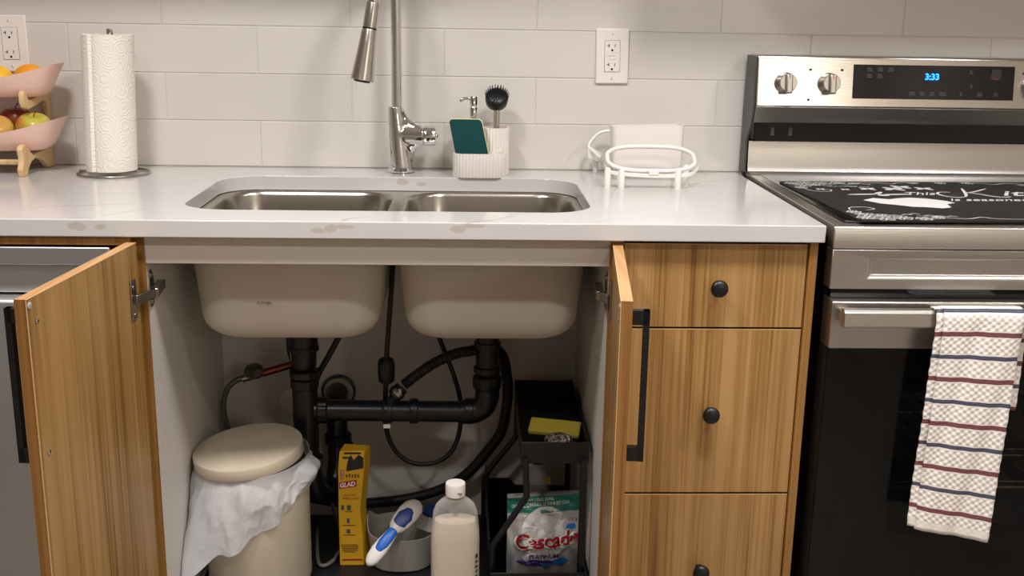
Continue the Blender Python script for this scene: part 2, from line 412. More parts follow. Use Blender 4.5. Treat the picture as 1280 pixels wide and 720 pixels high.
def sphere(bm, c, r, seg=24, rings=14, sc=(1, 1, 1), mtx=None, f=None):
    R = []
    for i in range(1, rings):
        a = PI*i/rings; ring = []
        for k in range(seg):
            t = 2*PI*k/seg; p = V((math.sin(a)*math.cos(t), math.sin(a)*math.sin(t), math.cos(a)))
            if f: p = f(p, a, t)
            p = V((p.x*sc[0]*r, p.y*sc[1]*r, p.z*sc[2]*r))
            if mtx is not None: p = mtx @ p
            ring.append(p+V(c))
        R.append(ring)
    return loft(bm, R)
def text(name, body, size, origin, xdir, ydir, m, parent, ext=.0002, shear=0, offset=0, align='LEFT', width=None, fn=None, space=1):
    cu = bpy.data.curves.new(name, 'FONT'); cu.body = body; cu.size = size; cu.extrude = ext; cu.shear = shear; cu.offset = offset
    cu.align_x = align; cu.resolution_u = 3; cu.space_character = space
    o = bpy.data.objects.new(name, cu); C.objects.link(o)
    me = bpy.data.meshes.new_from_object(o.evaluated_get(bpy.context.evaluated_depsgraph_get()))
    bpy.data.objects.remove(o)
    bm = new(); bm.from_mesh(me); bpy.data.meshes.remove(me)
    if not bm.verts: bm.free(); return None
    sx = 1
    if width:
        xs = [v.co.x for v in bm.verts]; sx = width/(max(xs)-min(xs))
    X = V(xdir).normalized(); Y = V(ydir).normalized(); Z = X.cross(Y)
    for v in bm.verts:
        c = v.co; p = V(origin)+X*(c.x*sx)+Y*c.y+Z*c.z
        v.co = fn(p, c.z) if fn else p
    return link(name, bm, m, parent)

# ------------------------------------------------------------------ room shell
RX0, RX1, RY0 = -2.4, 3.6, -4.2
struct(link('floor', B(RX0-.1, RX1+.1, RY0-.1, .76, -.1, 0), FLOORM))
struct(link('ceiling', B(RX0-.1, RX1+.1, RY0-.1, .76, 2.44, 2.54), CEILM))
struct(link('wall_left', B(RX0-.1, RX0, RY0, .66, 0, 2.44), PAINT))
struct(link('wall_right', B(RX1, RX1+.1, RY0, .66, 0, 2.44), PAINT))
struct(link('wall_front', B(RX0-.1, RX1+.1, RY0-.1, RY0, 0, 2.44), PAINT))
wb = struct(link('wall_back', B(RX0-.1, RX1+.1, .662, .76, 0, 2.44), PAINT))
link('grout_bed', B(-1.0, 3.2, .6516, .662, .905, 1.43), GROUT, wb)
# backsplash tiles, each its own object
PX, PZ, U0, ZC = .4077, .1025, .0299, 1.0177
tb = B(-PX/2+.0008, PX/2-.0008, .65, .6612, -PZ/2+.0008, PZ/2-.0008)
bmesh.ops.bevel(tb, geom=[e for e in tb.edges if all(v.co.y < .651 for v in e.verts)], offset=.0012, segments=1, affect='EDGES')
t0 = link('tile', tb, TILE, wb)
first = True
for row in range(-1, 4):
    half = 0 if row in (-1, 1, 3) else .5
    # rows: -1 counter..C, 0 C..B, 1 B..A, 2 A..up
    for k in range(-3, 8):
        x = U0+(k+.5+half)*PX
        if x > 3.0 or x < -.8: continue
        o = t0 if first else t0.copy()
        if not first: C.objects.link(o); o.parent = wb
        first = False
        o.location = (x, 0, ZC+(row+.5)*PZ)
# plain boxes for unseen upper cabinets, added to shade the top of the wall
struct(link('unseen_upper_cabinet_1', B(-1.6, 1.0, .33, .66, 1.56, 2.44), PAINT))
struct(link('unseen_upper_cabinet_2', B(1.3, 3.4, .31, .66, 1.50, 2.44), PAINT))

# ------------------------------------------------------------------ countertop
def slab_hole(outer, inner, z0, z1):
    bm = new()
    o = [bm.verts.new((x, y, z1)) for x, y in outer]; i = [bm.verts.new((x, y, z1)) for x, y in inner]
    eo = [bm.edges.new((o[k], o[(k+1) % len(o)])) for k in range(len(o))]; ei = [bm.edges.new((i[k], i[(k+1) % len(i)])) for k in range(len(i))]
    bmesh.ops.triangle_fill(bm, edges=eo+ei, use_beauty=True)
    for f in bm.faces:
        if f.normal.z < 0: f.normal_flip()
    r = bmesh.ops.extrude_face_region(bm, geom=list(bm.faces))
    bmesh.ops.translate(bm, verts=[v for v in r['geom'] if isinstance(v, bmesh.types.BMVert)], vec=(0, 0, z0-z1))
    return bm
SX0, SX1, SY0, SY1 = .386, 1.127, .104, .518
ct = link('countertop', slab_hole([(-1.3, 0), (1.5127, 0), (1.5127, .648), (-1.3, .648)], rrect(SX0, SX1, SY0, SY1, .085, 12), .885, .915), QUARTZ, bevel=.0018, bseg=2)
tag(ct, 'white quartz countertop with thin tan veins and an undermount sink cutout', 'countertop')

# ------------------------------------------------------------------ sink
sink = thing('kitchen_sink', (.756, .31, .68), 'undermount stainless double bowl sink with cream coated underside', 'sink')
bx = [(.394, .748), (.773, 1.119)]; by = (.112, .508)
# rim flange with two openings
bm = new()
outer = rrect(.366, 1.146, .088, .534, .09, 12); ins = [rrect(a, b, by[0], by[1], .078, 12) for a, b in bx]
lo = [[bm.verts.new((x, y, .8845)) for x, y in L_] for L_ in [outer]+ins]
ed = [bm.edges.new((l[k], l[(k+1) % len(l)])) for l in lo for k in range(len(l))]
bmesh.ops.triangle_fill(bm, edges=ed, use_beauty=True)
link('rim', bm, STEELV, sink, smooth=30)
def inset(a, b, y0, y1, d, r, z): return [V((x, y, z)) for x, y in rrect(a+d, b-d, y0+d, y1-d, r, 12)]
for k, (a, b) in enumerate(bx):
    bm = new()
    rings = [inset(a, b, *by, 0, .078, .8845), inset(a, b, *by, .003, .077, .882), inset(a, b, *by, .006, .075, .876), inset(a, b, *by, .010, .073, .80), inset(a, b, *by, .018, .072, .715)]
    for t in (20, 45, 70, 90):
        q = math.radians(t); rings.append(inset(a, b, *by, .018+.05*(1-math.cos(q)), .072+.0*t, .715-.047*math.sin(q)))
    loft(bm, rings, False, True)
    link('bowl', bm, STEELV, sink, smooth=40)
    # coated underside
    bm = new(); a2, b2, y0, y1 = a-.004, b+.004, by[0]-.003, by[1]+.003
    rings = [inset(a2, b2, y0, y1, 0, .078, .8835), inset(a2, b2, y0, y1, .005, .075, .80), inset(a2, b2, y0, y1, .013, .072, .718)]
    for t in (15, 30, 45, 60, 75, 90):
        q = math.radians(t); rings.append(inset(a2, b2, y0, y1, .013+.05*(1-math.cos(q)), .072-.03*t/90, .718-.056*math.sin(q)))
    loft(bm, rings, False, True)
    cb = link('underside', bm, COAT, sink, smooth=50)
    tag(cb, 'cream coated underside of the left bowl' if k == 0 else 'cream coated underside of the right bowl')
    st = ring_prof(new(), ((a+b)/2, .33, .6690), (0, 0, 1), [(.045, 0), (.045, .003), (.038, .004), (.03, .001)], 32)
    link('strainer', st, CHROME, sink, smooth=35)
    if k == 0:
        text('stamp', 'N· C+ 2004', .0065, (.521, .1143, .7405), (1, 0, 0), (0, 0, 1), DARKP, sink, ext=.0004, width=.024)

# ------------------------------------------------------------------ sink cabinet
cab = thing('sink_cabinet', (.75, .29, 0), 'wood grain sink base cabinet with both doors standing open', 'cabinet')
CF = .115
for x0, x1 in ((.338, .354), (1.146, 1.162)):
    o = link('side_panel', B(x0, x1, .0225, .56, CF-.0, .884), MELA, cab, bevel=.0006)
    link('edge_band', B(x0-.0004, x1+.0004, .0215, .0228, CF, .884), EDGEV, o)
o = link('side_panel', B(.3365, .3378, .0225, .56, CF, .884), WOOD, cab)
link('back_panel', B(.354, 1.146, .545, .556, CF, .87), MELA, cab)
link('bottom_panel', B(.354, 1.146, .0235, .545, CF-.012, CF), MELA, cab)
link('front_rail', B(.354, 1.146, .021, .037, .836, .884), RAILM, cab, bevel=.0008)
link('kick_board', B(.338, 1.162, .085, .10, 0, CF-.012), EDGEV, cab)
for yy, side in ((.06, 0),):
    bm = new()
    for zz in (.556, .524, .492, .44, .41):
        for x, d in ((.354, 1),):
            cyl(bm, (x-.001*d, .052, zz), (x+.0012*d, .052, zz), .0020, seg=8)
    q = link('shelf_pin_holes', bm, BAMBOO, cab); q['kind'] = 'stuff'

def door(hx, hy, nx, ny, sgn):
    """hinge outer corner (hx,hy), free outer corner (nx,ny); sgn = +1 when the inner face looks to +x"""
    d = V((nx-hx, ny-hy, 0)); L_ = d.length; d.normalize(); n = V((-d.y, d.x, 0))*1
    if n.x*sgn < 0: n = -n
    Mx = Matrix((d, n, V((0, 0, 1)))).transposed().to_4x4(); Mx.translation = V((hx, hy, 0))
    # local: x along door, y inward thickness, z up
    z0, z1, T = .118, .877, .017
    dr = link('door', B(.0006, L_-.0006, 0.0006, T-.0006, z0+.0006, z1-.0006, Mx), WOOD, cab)
    bm = new()
    box(bm, 0, L_, 0.0, T, z1-.0006, z1, Mx); link('edge_band', bm, EDGE, dr)
    link('edge_band', B(L_-.0006, L_, 0, T, z0, z1, Mx), EDGEV, dr); link('edge_band', B(0, .0006, 0, T, z0, z1, Mx), EDGEV, dr)
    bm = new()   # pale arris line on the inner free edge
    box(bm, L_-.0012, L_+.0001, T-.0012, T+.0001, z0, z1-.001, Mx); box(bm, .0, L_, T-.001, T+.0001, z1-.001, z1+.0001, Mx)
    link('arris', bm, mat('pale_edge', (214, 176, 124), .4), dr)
    # bar handle on the outside
    bm = new(); s0, s1 = L_-.030, L_-.019
    box(bm, s0, s1, -.025, 0, .838, .859, Mx); box(bm, s0, s1, -.025, 0, .634, .655, Mx); box(bm, s0, s1, -.0255, -.0165, .634, .859, Mx)
    link('handle', bm, BLACKM, dr)
    # bumper and screws on the inner face near the free edge
    link('bumper', lathe(new(), [(.0055, 0), (.005, .0012), (.0025, .002)], Mx @ V((L_-.008, T, .867)), 16, (Mx.to_3x3() @ Matrix.Rotation(-PI/2, 3, 'X'))), GREYP, dr, smooth=40)
    for zz in (.842, .650):
        link('screw', lathe(new(), [(.0035, 0), (.0042, .0006), (.003, .002), (.001, .0023)], Mx @ V((L_-.0245, T, zz)), 14, (Mx.to_3x3() @ Matrix.Rotation(-PI/2, 3, 'X'))), CHROME, dr, smooth=40)
    # hinges
    for zz in (.785, .195):
        bm = new(); box(bm, .018, .040, T, T+.0025, zz-.034, zz+.034, Mx)      # wing plate on the door
        for q in (-.026, .022): lathe(bm, [(.0045, 0), (.0045, .001), (.002, .0022)], Mx @ V((.03, T+.0025, zz+q)), 12, (Mx.to_3x3() @ Matrix.Rotation(-PI/2, 3, 'X')))
        bmesh.ops.translate(bm, verts=bm.verts, vec=(0, 0, 0))
        hp = link('hinge', bm, CHROMED, dr, bevel=.0006)
        sx = .354 if sgn > 0 else 1.146
        # arm: from the door cup round the corner to the cabinet side
        bm = new()
        A = Mx @ V((.028, T+.004, zz)); Bp = V((sx+.016*sgn, .010, zz+.003)); Cp = V((sx+.013*sgn, .062, zz+.006))
        def bar(p, q, w, h):
            dd = (q-p); l = dd.length; e = dd.normalized(); up_ = V((0, 0, 1)); s_ = e.cross(up_).normalized()
            m3 = Matrix((e, s_, up_)).transposed().to_4x4(); m3.translation = p
            box(bm, 0, l, -w/2, w/2, -h/2, h/2, m3)
        bar(A, Bp, .007, .016); bar(Bp-V((0, .004, 0)), Cp, .014, .015)
        link('hinge', bm, CHROMED, dr, bevel=.001)
        bm = new(); xs = sorted((sx, sx+.0022*sgn)); pl = [(.030, zz-.028), (.044, zz-.03), (.056, zz-.012), (.056, zz+.018), (.044, zz+.036), (.030, zz+.034)]
        prism(bm, pl, 'x', xs[0]+.0001, xs[1]+.0001)
        cyl(bm, (sx+.001*sgn, .040, zz+.026), (sx+.004*sgn, .040, zz+.026), .0045, seg=12)
        cyl(bm, (sx+.001*sgn, .040, zz-.022), (sx+.004*sgn, .040, zz-.022), .0045, seg=12)
        link('hinge', bm, CHROMED, dr, bevel=.0004)
    return dr
dl = door(.331, -.001, .297, -.3785, +1); tag(dl, 'left door, opened with its inner face showing')
drr = door(1.1665, .0165, 1.1285, -.369, -1); tag(drr, 'right door, opened and seen edge on')

# ------------------------------------------------------------------ drawer cabinet
EDGEL = mat('edge_light', (206, 160, 104), .4); EDGE_SHADE = mat('shaded_edge', (48, 30, 20), .8)
dc = thing('drawer_cabinet', (1.333, .29, 0), 'wood grain base cabinet with a stack of three drawers', 'cabinet')
link('side_panel', B(1.1625, 1.1695, .0225, .56, CF-.01, .884), EDGEV, dc)
link('side_panel', B(1.4915, 1.5055, .012, .60, 0, .884), EDGEV, dc, bevel=.0008)
link('kick_board', B(1.17, 1.491, .085, .10, 0, .10), EDGEV, dc)
link('carcass', B(1.171, 1.4905, .042, .56, .112, .878), mat('dark_recess', (52, 34, 22), .8), dc)
for i, (z0, z1, kz) in enumerate(((.7288, .8775, .803), (.4145, .7245, .571), (.112, .4100, .262))):
    d = link('drawer', B(1.1705, 1.4895, .0205, .0385, z0, z1), WOOD, dc)
    d.data.transform(Matrix.Translation((0, 0, 0)))
    link('edge_band', B(1.1702, 1.4898, .0203, .0222, z1-.0010, z1+.0005), EDGEL, d)
    link('top_edge_shade', B(1.1704, 1.4896, .0223, .0388, z1-.0002, z1+.0004), EDGE_SHADE, d)  # dark strip paints the shade in the gap above each drawer front
    kn = lathe(new(), [(.0075, 0), (.0065, .004), (.0055, .010), (.0075, .014), (.0145, .017), (.0155, .021), (.0145, .025), (.010, .0278), (.002, .029)], (1.335, .0205, kz), 32, axis_m((0, -1, 0)))
    link('knob', kn, BLACK, d, smooth=50)
    tag(d, ('top shallow drawer', 'middle deep drawer', 'bottom deep drawer')[i])

# ------------------------------------------------------------------ dishwasher
dw = thing('dishwasher', (.02, .3, 0), 'grey stainless dishwasher left of the open cabinet door', 'dishwasher')
link('tub', B(-.275, .322, .05, .60, .02, .868), BLACK, dw)
link('console', B(-.272, .300, .006, .05, .835, .866), STEELD, dw, bevel=.002)
bm = new(); prism(bm, [(.05, .834), (.012, .834), (.010, .80), (.016, .785), (.05, .782)], 'x', -.272, .300); link('pocket_panel', bm, STEELD, dw, bevel=.002)
bm = new(); prism(bm, [(.05, .781), (.004, .781), (-.006, .775), (-.008, .765), (-.008, .10), (.05, .10)], 'x', -.272, .300); link('door', bm, STEELD, dw, bevel=.003)
link('side_gasket', B(.3005, .322, .012, .05, .10, .866), BLACK, dw)
link('toe_panel', B(-.272, .322, .07, .09, .0, .095), BLACK, dw)
fl = link('filler_strip', B(-1.3, .3355, .006, .03, .8705, .884), EDGEV); tag(fl, 'thin brown wood strip under the counter above the dishwasher', 'filler strip')

# ------------------------------------------------------------------ faucet
fa = thing('kitchen_faucet', (.752, .573, .915), 'tall chrome pull-down kitchen faucet standing behind the sink divider', 'faucet')
FC = V((.7535, .575, 0))
bm = new(); lathe(bm, [(.0285, .915), (.0285, .9175), (.027, .918)], FC, 40); link('base_plate', bm, CHROME, fa, smooth=30)
bm = new(); rings = []
def lerpt(tab, z):
    for (z0, v0), (z1, v1) in zip(tab, tab[1:]):
        if z <= z1: 
            t = (z-z0)/(z1-z0); t = t*t*(3-2*t) if len(tab) < 5 else t; return v0+(v1-v0)*t
    return tab[-1][1]
XR = [(.918, .7805), (.950, .7805), (.960, .7825), (.967, .787), (.973, .794), (.9765, .8035), (1.0185, .8035), (1.0205, .796), (1.024, .787), (1.030, .778), (1.037, .7705), (1.046, .7645), (1.060, .7595)]
zs = [.918, .93, .94, .95, .955, .96, .9635, .967, .970, .973, .975, .9765, .978, .981, .985, .990, .9975, 1.005, 1.010, 1.014, 1.017, 1.0185, 1.0205, 1.022, 1.024, 1.027, 1.030, 1.0335, 1.037, 1.041, 1.046, 1.053, 1.060]
for z in zs:
    xl = .7258; xr = lerpt(XR, z); R = .0275-.0105*min(1, max(0, (z-.93)/.12)); cxx = xl+R; m_ = 28; up_, dn_ = [], []
    hb = math.sqrt(max(0, .0212**2-(z-.9975)**2))
    for i in range(m_+1):
        u = i/m_; x = xl+(xr-xl)*(1-math.cos(PI*u))/2
        body = math.sqrt(max(0, R*R-(x-cxx)**2)) if abs(x-cxx) < R else 0
        taper = max(0, (xr-x)/max(1e-6, xr-xl-.5*R)); fil = R*math.sqrt(min(1, taper))*.98 if x > cxx else 0
        dpt = max(body, min(fil, R) if xr-xl > 2*R+.001 else 0, hb if x > cxx else 0)
        if i in (0, m_): dpt = 0.00005 if (i == 0 or hb == 0) else hb
        up_.append(V((x, FC.y+dpt, z))); dn_.append(V((x, FC.y-dpt, z)))
    rings.append(up_+dn_[::-1])
loft(bm, rings)
o = link('body', bm, CHROME, fa, smooth=75)
md = o.modifiers.new('remesh', 'REMESH'); md.mode = 'VOXEL'; md.voxel_size = .0011; md.use_smooth_shade = True
md = o.modifiers.new('smooth', 'SMOOTH'); md.factor = .5; md.iterations = 24
bm = new(); ring_prof(bm, (FC.x+.0508, FC.y, .9975), (1, 0, 0), [(.0196, 0), (.0210, .0005), (.0214, .002), (.0214, .0225), (.0205, .0245), (.018, .025)], 40)
link('valve_cap', bm, CHROME, fa, smooth=35)
bm = new(); sphere(bm, (FC.x+.0765, FC.y, .9975), .0055, 16, 10); link('button', bm, CHROME, fa, smooth=60)
# spout
tp = [(FC.x-.0078, .575, 1.0605), (FC.x-.0078, .575, 1.15), (FC.x-.0078, .575, 1.309)]
cx, cy, cz = tp[-1]; R_ = .084
for a in range(15, 181, 15):
    q = math.radians(a); tp.append((cx-.030*(1-math.cos(q))/2, cy-R_*(1-math.cos(q)), cz+R_*math.sin(q)))
tp.append((cx-.0325, cy-2*R_-.001, cz-.035))
link('spout', tube(new(), tp, .0115, 24, 6), CHROME, fa, smooth=60)
bm = new(); hd = V((-.006, -.008, -.05)); 
h0 = V((cx-.0325, cy-2*R_-.001, cz-.035)); ax = V((-.16, -.06, -1)).normalized()
lathe(bm, [(.0125, 0), (.0130, .002), (.0140, .03), (.0142, .048)], h0, 32, axis_m(ax)); link('spray_neck', bm, SATIN, fa, smooth=40)
bm = new(); lathe(bm, [(.0143, 0), (.0143, .0032)], h0+ax*.048, 32, axis_m(ax)); link('collar', bm, BLACK, fa, smooth=40)
bm = new(); lathe(bm, [(.0142, 0), (.0150, .003), (.0170, .03), (.0205, .07), (.0232, .096), (.0236, .099), (.0225, .1005)], h0+ax*.0512, 40, axis_m(ax)); link('spray_head', bm, SATIN, fa, smooth=40)
bm = new(); lathe(bm, [(.0165, 0), (.0155, .003), (.012, .0035)], h0+ax*.1518, 32, axis_m(ax)); link('spray_face', bm, BLACK, fa, smooth=40)

# ------------------------------------------------------------------ paper towel
ph = thing('paper_towel_holder', (.150, .520, .915), 'thin wire paper towel holder standing upright on the counter', 'towel holder')
bm = new(); tube(bm, [(.151+.072*math.cos(a), .520+.072*math.sin(a), .9178) for a in [2*PI*i/24 for i in range(24)]], .0026, 10, 3, closed=True); link('base_ring', bm, CHROMED, ph, smooth=60)
bm = new(); tube(bm, [(.079, .520, .9215), (.13, .520, .9215), (.172, .520, .9215), (.223, .520, .9215)], .0022, 8, 2)
link('cross_wire', bm, CHROMED, ph, smooth=60)
bm = new(); tube(bm, [(.151, .520, .9225), (.158, .520, 1.19), (.1605, .520, 1.207), (.164, .520, 1.213), (.1675, .520, 1.207), (.1655, .520, 1.196)], .0022, 8, 6); link('pole', bm, CHROMED, ph, smooth=60)
pt = thing('paper_towel_roll', (.152, .520, .924), 'full white embossed paper towel roll on its wire holder', 'paper towel')
def roll():
    bm = new(); uv = bm.loops.layers.uv.new('UVMap'); n = 72; nz = 10
    def P(i, k):
        a = 2*PI*i/n; z = k/nz
        # the loose sheet ends at the front-left: spiral step
        st = ((a-math.radians(242)) % (2*PI))/(2*PI)
        r = .0495+.0036*st-(.004*max(0, 1-st/.014) if st < .014 else 0)+.0006*math.sin(5*a+1)*(1 if k == nz else .3)
        return V((.152+.0105*(z-.0)+r*math.cos(a)-.004, .520+r*math.sin(a), .9245+.2785*z+(.0012*math.sin(9*a) if k == nz else 0)))
    off = int(n*242/360)
    cols = [[bm.verts.new(P(off+i + (.02 if i == 0 else (-.02 if i == n else 0)), k)) for k in range(nz+1)] for i in range(n+1)]
    for i in range(n):
        for k in range(nz):
            f = bm.faces.new((cols[i][k], cols[i+1][k], cols[i+1][k+1], cols[i][k+1]))
            for lp, (a, b) in zip(f.loops, ((i, k), (i+1, k), (i+1, k+1), (i, k+1))): lp[uv].uv = (a/n*1.35, b/nz)
    for k in range(nz):
        bm.faces.new((cols[0][k], cols[0][k+1], cols[n][k+1], cols[n][k]))
    inner = [[bm.verts.new((.152+.0105*zz-.004+.019*math.cos(2*PI*(off+i)/n), .520+.019*math.sin(2*PI*(off+i)/n), .9245+.2785*zz)) for zz in (0, 1)] for i in range(n+1)]
    for i in range(n):
        bm.faces.new((cols[i][nz], cols[i+1][nz], inner[i+1][1], inner[i][1])); bm.faces.new((cols[i][0], cols[i+1][0], inner[i+1][0], inner[i][0]))
        bm.faces.new((inner[i][0], inner[i+1][0], inner[i+1][1], inner[i][1]))
    return bm
link('paper', roll(), PAPER, pt, smooth=40)
bm = new(); n = 32
loft(bm, [[V((.152+.0105*z-.004+r*math.cos(2*PI*i/n), .520+r*math.sin(2*PI*i/n), .9247+.278*z)) for i in range(n)] for z, r in ((0, .0188), (1, .0188), (1, .0175), (0, .0175))], False, False)
link('cardboard_core', bm, mat('cardboard', (170, 140, 104), .9), pt, smooth=40)

# ------------------------------------------------------------------ outlets
def outlet(xc, zc, label, gfci, tilt):
    t = thing('wall_outlet', (xc, .65, zc), label, 'outlet', 'wall outlets on the backsplash')
    Mx = Matrix.Translation((xc, .6496, zc)) @ Matrix.Rotation(tilt, 4, 'Y')
    bm = box(new(), -.0365, .0365, -.006, 0, -.060, .060, Mx); link('cover_plate', bm, WHITE, t, bevel=.0035, bseg=3)
    bm = box(new(), -.0168, .0168, -.0075, -.0062, -.0336, .0336, Mx); link('receptacle', bm, WHITE, t, bevel=.001)
    bm = new(); box(bm, -.0174, .0174, -.0066, -.0061, -.0342, .0342, Mx); link('gap_line', bm, mat('shadow_gap', (70, 64, 60), .8), t)
    bm = new()
    for z in (.0205, -.0205+(.0 if gfci else 0)):
        box(bm, -.0085, -.0067, -.00775, -.0074, z-.001, z+.006, Mx)
        box(bm, -.0120, -.0075, -.00775, -.0074, z+.0018, z+.0034, Mx)
        box(bm, .0048, .0064, -.00775, -.0074, z-.001, z+.0055, Mx)
        bmc = Mx @ V((-.0005, -.0074, z-.0075)); lathe(bm, [(.0026, 0), (.0026, .0004)], bmc, 12, axis_m((0, -1, 0)))
    q = link('slots', bm, DARKP, t); q['kind'] = 'stuff'
    if gfci:
        link('test_button', box(new(), -.0125, .0065, -.0088, -.0074, .001, .0062, Mx), WHITE, t, bevel=.0005)
        link('reset_button', box(new(), -.0055, .0065, -.0088, -.0074, -.0072, -.0012, Mx), WHITE, t, bevel=.0005)
        link('indicator_groove', box(new(), -.0135, .0135, -.0076, -.0074, .0068, .0074, Mx), GREYP, t)
    for z in (.048, -.048):
        q = link('screw', lathe(new(), [(.0032, 0), (.003, .0008), (.0015, .0011)], Mx @ V((0, -.006, z)), 14, axis_m((0, -1, 0))), WHITE, t, smooth=40)
        link('screw_slot', box(new(), -.0004, .0004, -.0074, -.0070, z-.0024, z+.0024, Mx), GREYINK, q)
    return t
outlet(1.217, 1.170, 'white wall outlet with test buttons, on the tiles above the white rack', True, math.radians(-.8))
outlet(-.090, 1.178, 'plain white wall outlet above the fruit bowls at the left edge', False, math.radians(-.5))

# ------------------------------------------------------------------ fruit stand
fs = thing('fruit_stand', (-.17, .56, .915), 'two-tier light bamboo fruit stand in the left corner of the counter', 'fruit stand')
def bracket(x):
    bm = new()
    # lower foot with arch
    prism(bm, [(.462, .915), (.484, .915), (.492, .928), (.508, .940), (.53, .9455), (.553, .943), (.575, .935), (.592, .922), (.600, .9155), (.640, .9155), (.638, .935), (.630, .950), (.612, .958),
               (.56, .956), (.522, .953), (.508, .962), (.494, .974), (.482, .980), (.470, .978), (.463, .970), (.468, .955), (.466, .942), (.458, .930)], 'x', x-.006, x+.006)
    link('bracket_foot', bm, BAMBOO, fs, bevel=.002)
    bm = new()
    prism(bm, [(.620, .950), (.640, .952), (.648, 1.0), (.648, 1.045), (.642, 1.072), (.628, 1.082), (.58, 1.075), (.54, 1.066), (.522, 1.068), (.516, 1.083), (.506, 1.088), (.498, 1.083),
               (.497, 1.066), (.504, 1.053), (.520, 1.048), (.56, 1.053), (.60, 1.060), (.618, 1.056), (.624, 1.04), (.626, 1.0)], 'x', x-.0055, x+.0055)
    link('bracket_arm', bm, BAMBOO, fs, bevel=.002)
for x in (-.020, -.325): bracket(x)
link('crossbar', B(-.325, -.02, .50, .515, .934, .945), BAMBOO, fs, bevel=.003)
link('crossbar', B(-.325, -.02, .628, .638, .945, .955), BAMBOO, fs, bevel=.003)
def leaf_bowl(zb, x1, yc, hw, label):
    """long bowl with tips swept up at both ends"""
    bm = new(); n = 64; xc = -.172; hl = x1-xc
    def ring(f, g, z0, k):
        out = []
        for i in range(n):
            a = 2*PI*i/n; c = math.cos(a); s_ = math.sin(a)
            x = hl*f*(abs(c)**.62)*(1 if c > 0 else -1); y = hw*g*(abs(s_)**.62)*(1 if s_ > 0 else -1)
            q = min(1, abs(x)/hl)
            out.append(V((xc+x, yc+y, z0+k*(.024*q**2.6-.006*math.cos(q*PI*.9)))))
        return out
    prof = [(.74, .55, 0, 0), (.80, .66, .001, .02), (.865, .78, .008, .15), (.905, .88, .018, .4), (.945, .95, .028, .75), (1.0, 1.0, .0375, 1.1)]
    inn = [(.988, .975, .0375, 1.1), (.93, .92, .028, .75), (.89, .85, .0185, .4), (.85, .75, .010, .15), (.79, .63, .0045, .02), (.5, .4, .004, 0)]
    loft(bm, [ring(f, g, zb+z, k) for f, g, z, k in prof+inn])
    o = link('fruit_bowl', bm, PINK, smooth=60)
    tag(o, label, 'bowl', 'pink bowls of the fruit stand')
leaf_bowl(.9625, .050, .545, .074, 'pink leaf-shaped bowl on the lower tier holding apples')
leaf_bowl(1.0725, .047, .556, .068, 'pink leaf-shaped bowl on the upper tier holding citrus')
def apple(c, r, m, label, stem=True, rot=0):
    t = thing('apple', (c[0], c[1], c[2]-r*.85), label, 'apple', 'apples in the lower fruit bowl')
    Mx = Matrix.Rotation(rot, 3, 'X') @ Matrix.Rotation(rot*.5, 3, 'Y')
    def f(p, a, th):
        k = 1-.28*math.exp(-(a/.42)**2)-.14*math.exp(-((PI-a)/.4)**2)
        w = 1+.07*math.cos(a)+.02*math.cos(5*th)*math.sin(a)
        return V((p.x*w, p.y*w, p.z*k))
    bm = new(); sphere(bm, c, r, 32, 22, (1, 1, .92), Mx, f); link('flesh', bm, m, t, smooth=80)
    if stem:
        p = V(c); link('stem', tube(new(), [p+Mx @ V((0, 0, r*.62)), p+Mx @ V((.002, 0, r*.9)), p+Mx @ V((.007, 0, r*1.1))], .0013, 6, 4), BROWNP, t, smooth=60)
apple((-.011, .530, 1.0085), .0365, APPLE1, 'green and red apple with a stem, rightmost in the lower bowl', True, .25)
apple((-.083, .520, 1.003), .034, APPLE2, 'yellow apple cut by the left frame edge in the lower bowl', False, .5)
apple((-.066, .578, 1.020), .033, APPLE3, 'dark red apple behind the two paler apples')
og = thing('orange', (-.016, .545, 1.08), 'orange resting at the right end of the upper bowl', 'orange')
bm = new(); sphere(bm, (-.016, .548, 1.1125), .0305, 32, 20, (1.10, 1, .90)); link('peel', bm, ORANGE, og, smooth=80)
lm = thing('lemon', (-.078, .54, 1.08), 'yellow citrus fruit left of the orange in the upper bowl', 'citrus fruit')
bm = new(); sphere(bm, (-.083, .540, 1.110), .030, 32, 20, (1.1, 1, .9)); link('peel', bm, LEMON, lm, smooth=80)

# ------------------------------------------------------------------ fluted sponge caddy, soap pump, sponge, dish brush
cy_ = thing('sponge_caddy', (.93, .56, .915), 'white fluted sponge caddy right of the faucet', 'caddy')
def fluted(x0, x1, y0, y1, r, z0, z1, floor, nf=1.0):
    base = []
    pts = rrect(x0, x1, y0, y1, r, 14)
    # resample evenly
    P = [V((a, b)) for a, b in pts]; tot = sum((P[i]-P[i-1]).length for i in range(len(P))); cnt = int(round(tot/.0072)); N_ = cnt*6
    cum = [0]
    for i in range(len(P)): cum.append(cum[-1]+(P[(i+1) % len(P)]-P[i]).length)
    out = []; j = 0
    for k in range(N_):
        s = tot*k/N_
        while cum[j+1] < s: j += 1
        a, b = P[j], P[(j+1) % len(P)]; u = (s-cum[j])/max(1e-9, cum[j+1]-cum[j]); p = a.lerp(b, u)
        tg = (b-a).normalized() if (b-a).length > 0 else V((1, 0)); nn = V((tg.y, -tg.x))
        out.append((p, nn, k))
    def ring(d, z, flute=True):
        return [V((p.x+nn.x*(d+(.0017*abs(math.sin(PI*k/6)) if flute else 0)), p.y+nn.y*(d+(.0017*abs(math.sin(PI*k/6)) if flute else 0)), z)) for p, nn, k in out]
    return loft(new(), [ring(-.002, z0), ring(-.001, z0+.002), ring(-.001, z1-.002), ring(-.0012, z1), ring(-.003, z1, False), ring(-.003, floor, False)])
link('tray', fluted(.868, .981, .512, .559, .023, .915, .9665, .93), WHITE, cy_, smooth=25)
